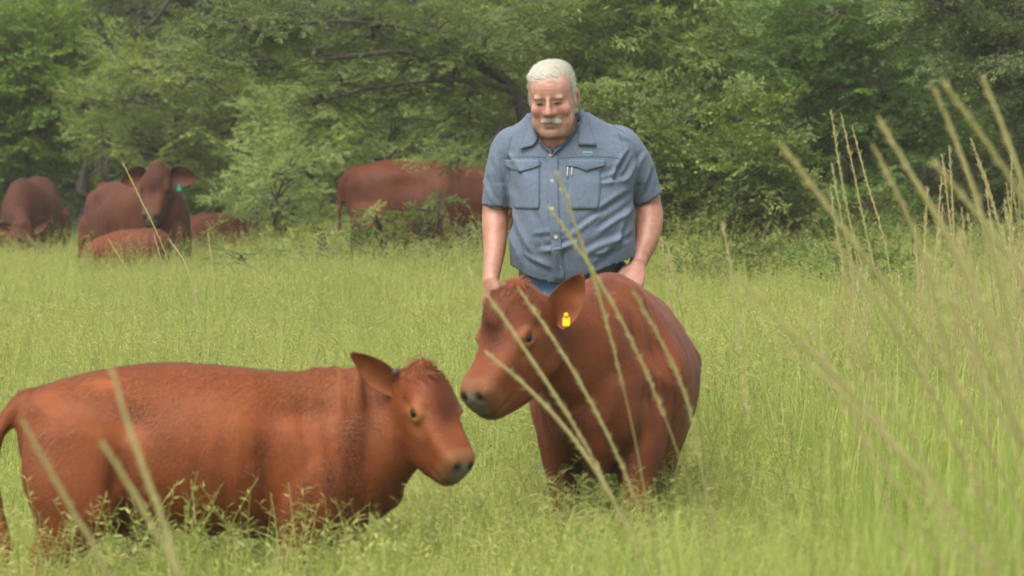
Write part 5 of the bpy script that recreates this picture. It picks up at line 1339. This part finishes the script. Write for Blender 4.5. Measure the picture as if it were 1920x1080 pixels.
def seed_weeds(label, px, D, n, width, seed, hmin=.36, hmax=.52, style=None):
    rng = np.random.RandomState(seed); base = (P(px, 0, D)[0], D, 0.0); e = empty('seeding_grass', base, label, 'grass clump')
    for i in range(n):
        acc = Acc(); x = rng.uniform(-width, width); y_ = rng.uniform(-.3, .3); h = rng.uniform(hmin, hmax); a = rng.uniform(0, 6.28); ln = rng.uniform(.1, .5)
        t_ = np.linspace(0, 1, 10); C = np.c_[x + math.cos(a) * ln * h * t_ ** 2.2, y_ + math.sin(a) * ln * h * t_ ** 2.2, h * (t_ - .15 * ln * t_ ** 3)]
        V, F = tubes_np6(C, np.linspace(.0017, .0009, 10), 5); acc.add(V, F, np.full(len(V), rng.rand() * .7), 0)
        m = rng.randint(6, 14); u = rng.uniform(.70, 1, m); c = np.array([np.interp(u, t_, C[:, k]) for k in range(3)]).T
        an = rng.uniform(0, 6.28, m); dd = np.c_[np.cos(an), np.sin(an), rng.uniform(0, 1.1, m)]; dd /= np.linalg.norm(dd, axis=1)[:, None]
        nn = np.cross(dd, rng.normal(0, 1, (m, 3))); nn /= np.linalg.norm(nn, axis=1)[:, None]
        V, F, S = leaf_quads(c, dd, nn, rng.uniform(.015, .038, m), rng.uniform(.0026, .0048, m), rng.rand(m), .12); acc.add(V, F, S, 1)
        if rng.rand() < .6:
            V, F, S = leaf_quads(C[3:4], np.array([nrm([math.cos(a + 2), math.sin(a + 2), .9])]), np.array([nrm([-math.cos(a + 2), -math.sin(a + 2), .9])]), [rng.uniform(.12, .2)], [.006], np.array([rng.rand()]), .2); acc.add(V, F, S, 0)
        o = acc.build('stem', [M_GRASS, M_SEED]); COL.objects.link(o); o.parent = e
for lb, px_, n_, w_, sd, hm in (('seeding grass below the rump of the walking calf, leftmost along the bottom', 180, 26, .20, 41, .55), ('thick seeding grass below the belly of the walking calf', 420, 34, .22, 42, .56),
                            ('seeding grass at the forelegs of the walking calf', 640, 26, .18, 43, .52), ('wispy seeding grass below the jaw of the walking calf', 840, 22, .18, 44, .46), ('seeding grass at the hooves of the animal with the yellow tag', 1090, 26, .22, 45, .46)):
    seed_weeds(lb, px_, 11.4 if px_ < 900 else 12.2, n_, w_, sd, .32, hm)

def leafy(label, px, D, n, width, seed, hmin, hmax):
    rng = np.random.RandomState(seed); base = (P(px, 0, D)[0], D, 0.0); e = empty('leafy_grass_clump', base, label, 'grass clump')
    acc = Acc(); blades(acc, rng, n, width, hmin, hmax, .0045, .008, .35); panicles(acc, rng, n // 12, width, hmin, hmax, 0)
    o = acc.build('leaves', [M_GRASS, M_SEED]); COL.objects.link(o); o.parent = e; o['kind'] = 'stuff'
for lb, px_, D_, n_, w_, h0, h1 in (('soft blurred green grass right of the animal with the yellow tag', 1390, 9.2, 160, .7, .45, .72), ('soft blurred green grass low in the middle of the right half', 1570, 8.4, 220, .8, .45, .85),
        ('soft blurred green grass below the blurred straw stalks', 1760, 8.0, 260, .8, .5, .95), ('soft blurred green grass in the bottom right corner', 1930, 8.6, 260, .8, .5, 1.0), ('blurred green blades at the foot of the arching stalks', 1230, 10.0, 110, .6, .35, .55),
        ('tall green grass halfway back at the right edge', 1880, 13.0, 420, 1.3, .5, .95), ('tall green grass halfway back below the slender stalks', 1700, 15.5, 380, 1.3, .45, .8)):
    leafy(lb, px_, D_, n_, w_, 60 + px_ % 17, h0, h1)

for lb, px_, D_, n_, w_, h0, h1 in (('tall weedy grass between the cow lying down and the broadside cow', 600, 33.5, 300, 1.4, .4, .75), ('tall weedy grass under the belly of the broadside cow', 800, 33.0, 320, 1.5, .4, .72),
        ('tall rank grass at the foot of the yellow-green bush, beside the arm of the man', 1290, 30.0, 320, 1.4, .4, .75), ('tall rank grass below the middle of the yellow-green bush', 1440, 29.5, 340, 1.5, .4, .8),
        ('tall rank grass before the dark gap between the bushes on the right', 1600, 28.5, 340, 1.5, .4, .8), ('tall rank grass at the left edge before the grazing cow', 20, 37.5, 240, 1.2, .35, .6), ('tall rank grass before the chest of the tagged cow', 400, 36.0, 240, 1.2, .35, .62)):
    leafy(lb, px_, D_, n_, w_, 90 + px_ % 19, h0, h1)
# ------------------------------------------------------------------ thin haze volume, added to lift the blacks
th_ = bpy.data.materials.new('added_haze'); th_.use_nodes = True; th_.node_tree.nodes.clear()
ho_ = th_.node_tree.nodes.new('ShaderNodeOutputMaterial'); hv_ = th_.node_tree.nodes.new('ShaderNodeVolumePrincipled')
hv_.inputs['Color'].default_value = (.97, .95, .80, 1); hv_.inputs['Density'].default_value = .0009; hv_.inputs['Anisotropy'].default_value = .2
th_.node_tree.links.new(hv_.outputs[0], ho_.inputs['Volume'])
hx, hy0, hy1, hz0, hz1 = 510, -210, 910, -1.1, 9.0
hvx = np.array([(x, y, z) for x in (-hx, hx) for y in (hy0, hy1) for z in (hz0, hz1)])
tag(mesh_obj('haze', hvx, [(0, 1, 3, 2), (4, 6, 7, 5), (0, 4, 5, 1), (2, 3, 7, 6), (0, 2, 6, 4), (1, 5, 7, 3)], th_, smooth=False), kind='stuff')
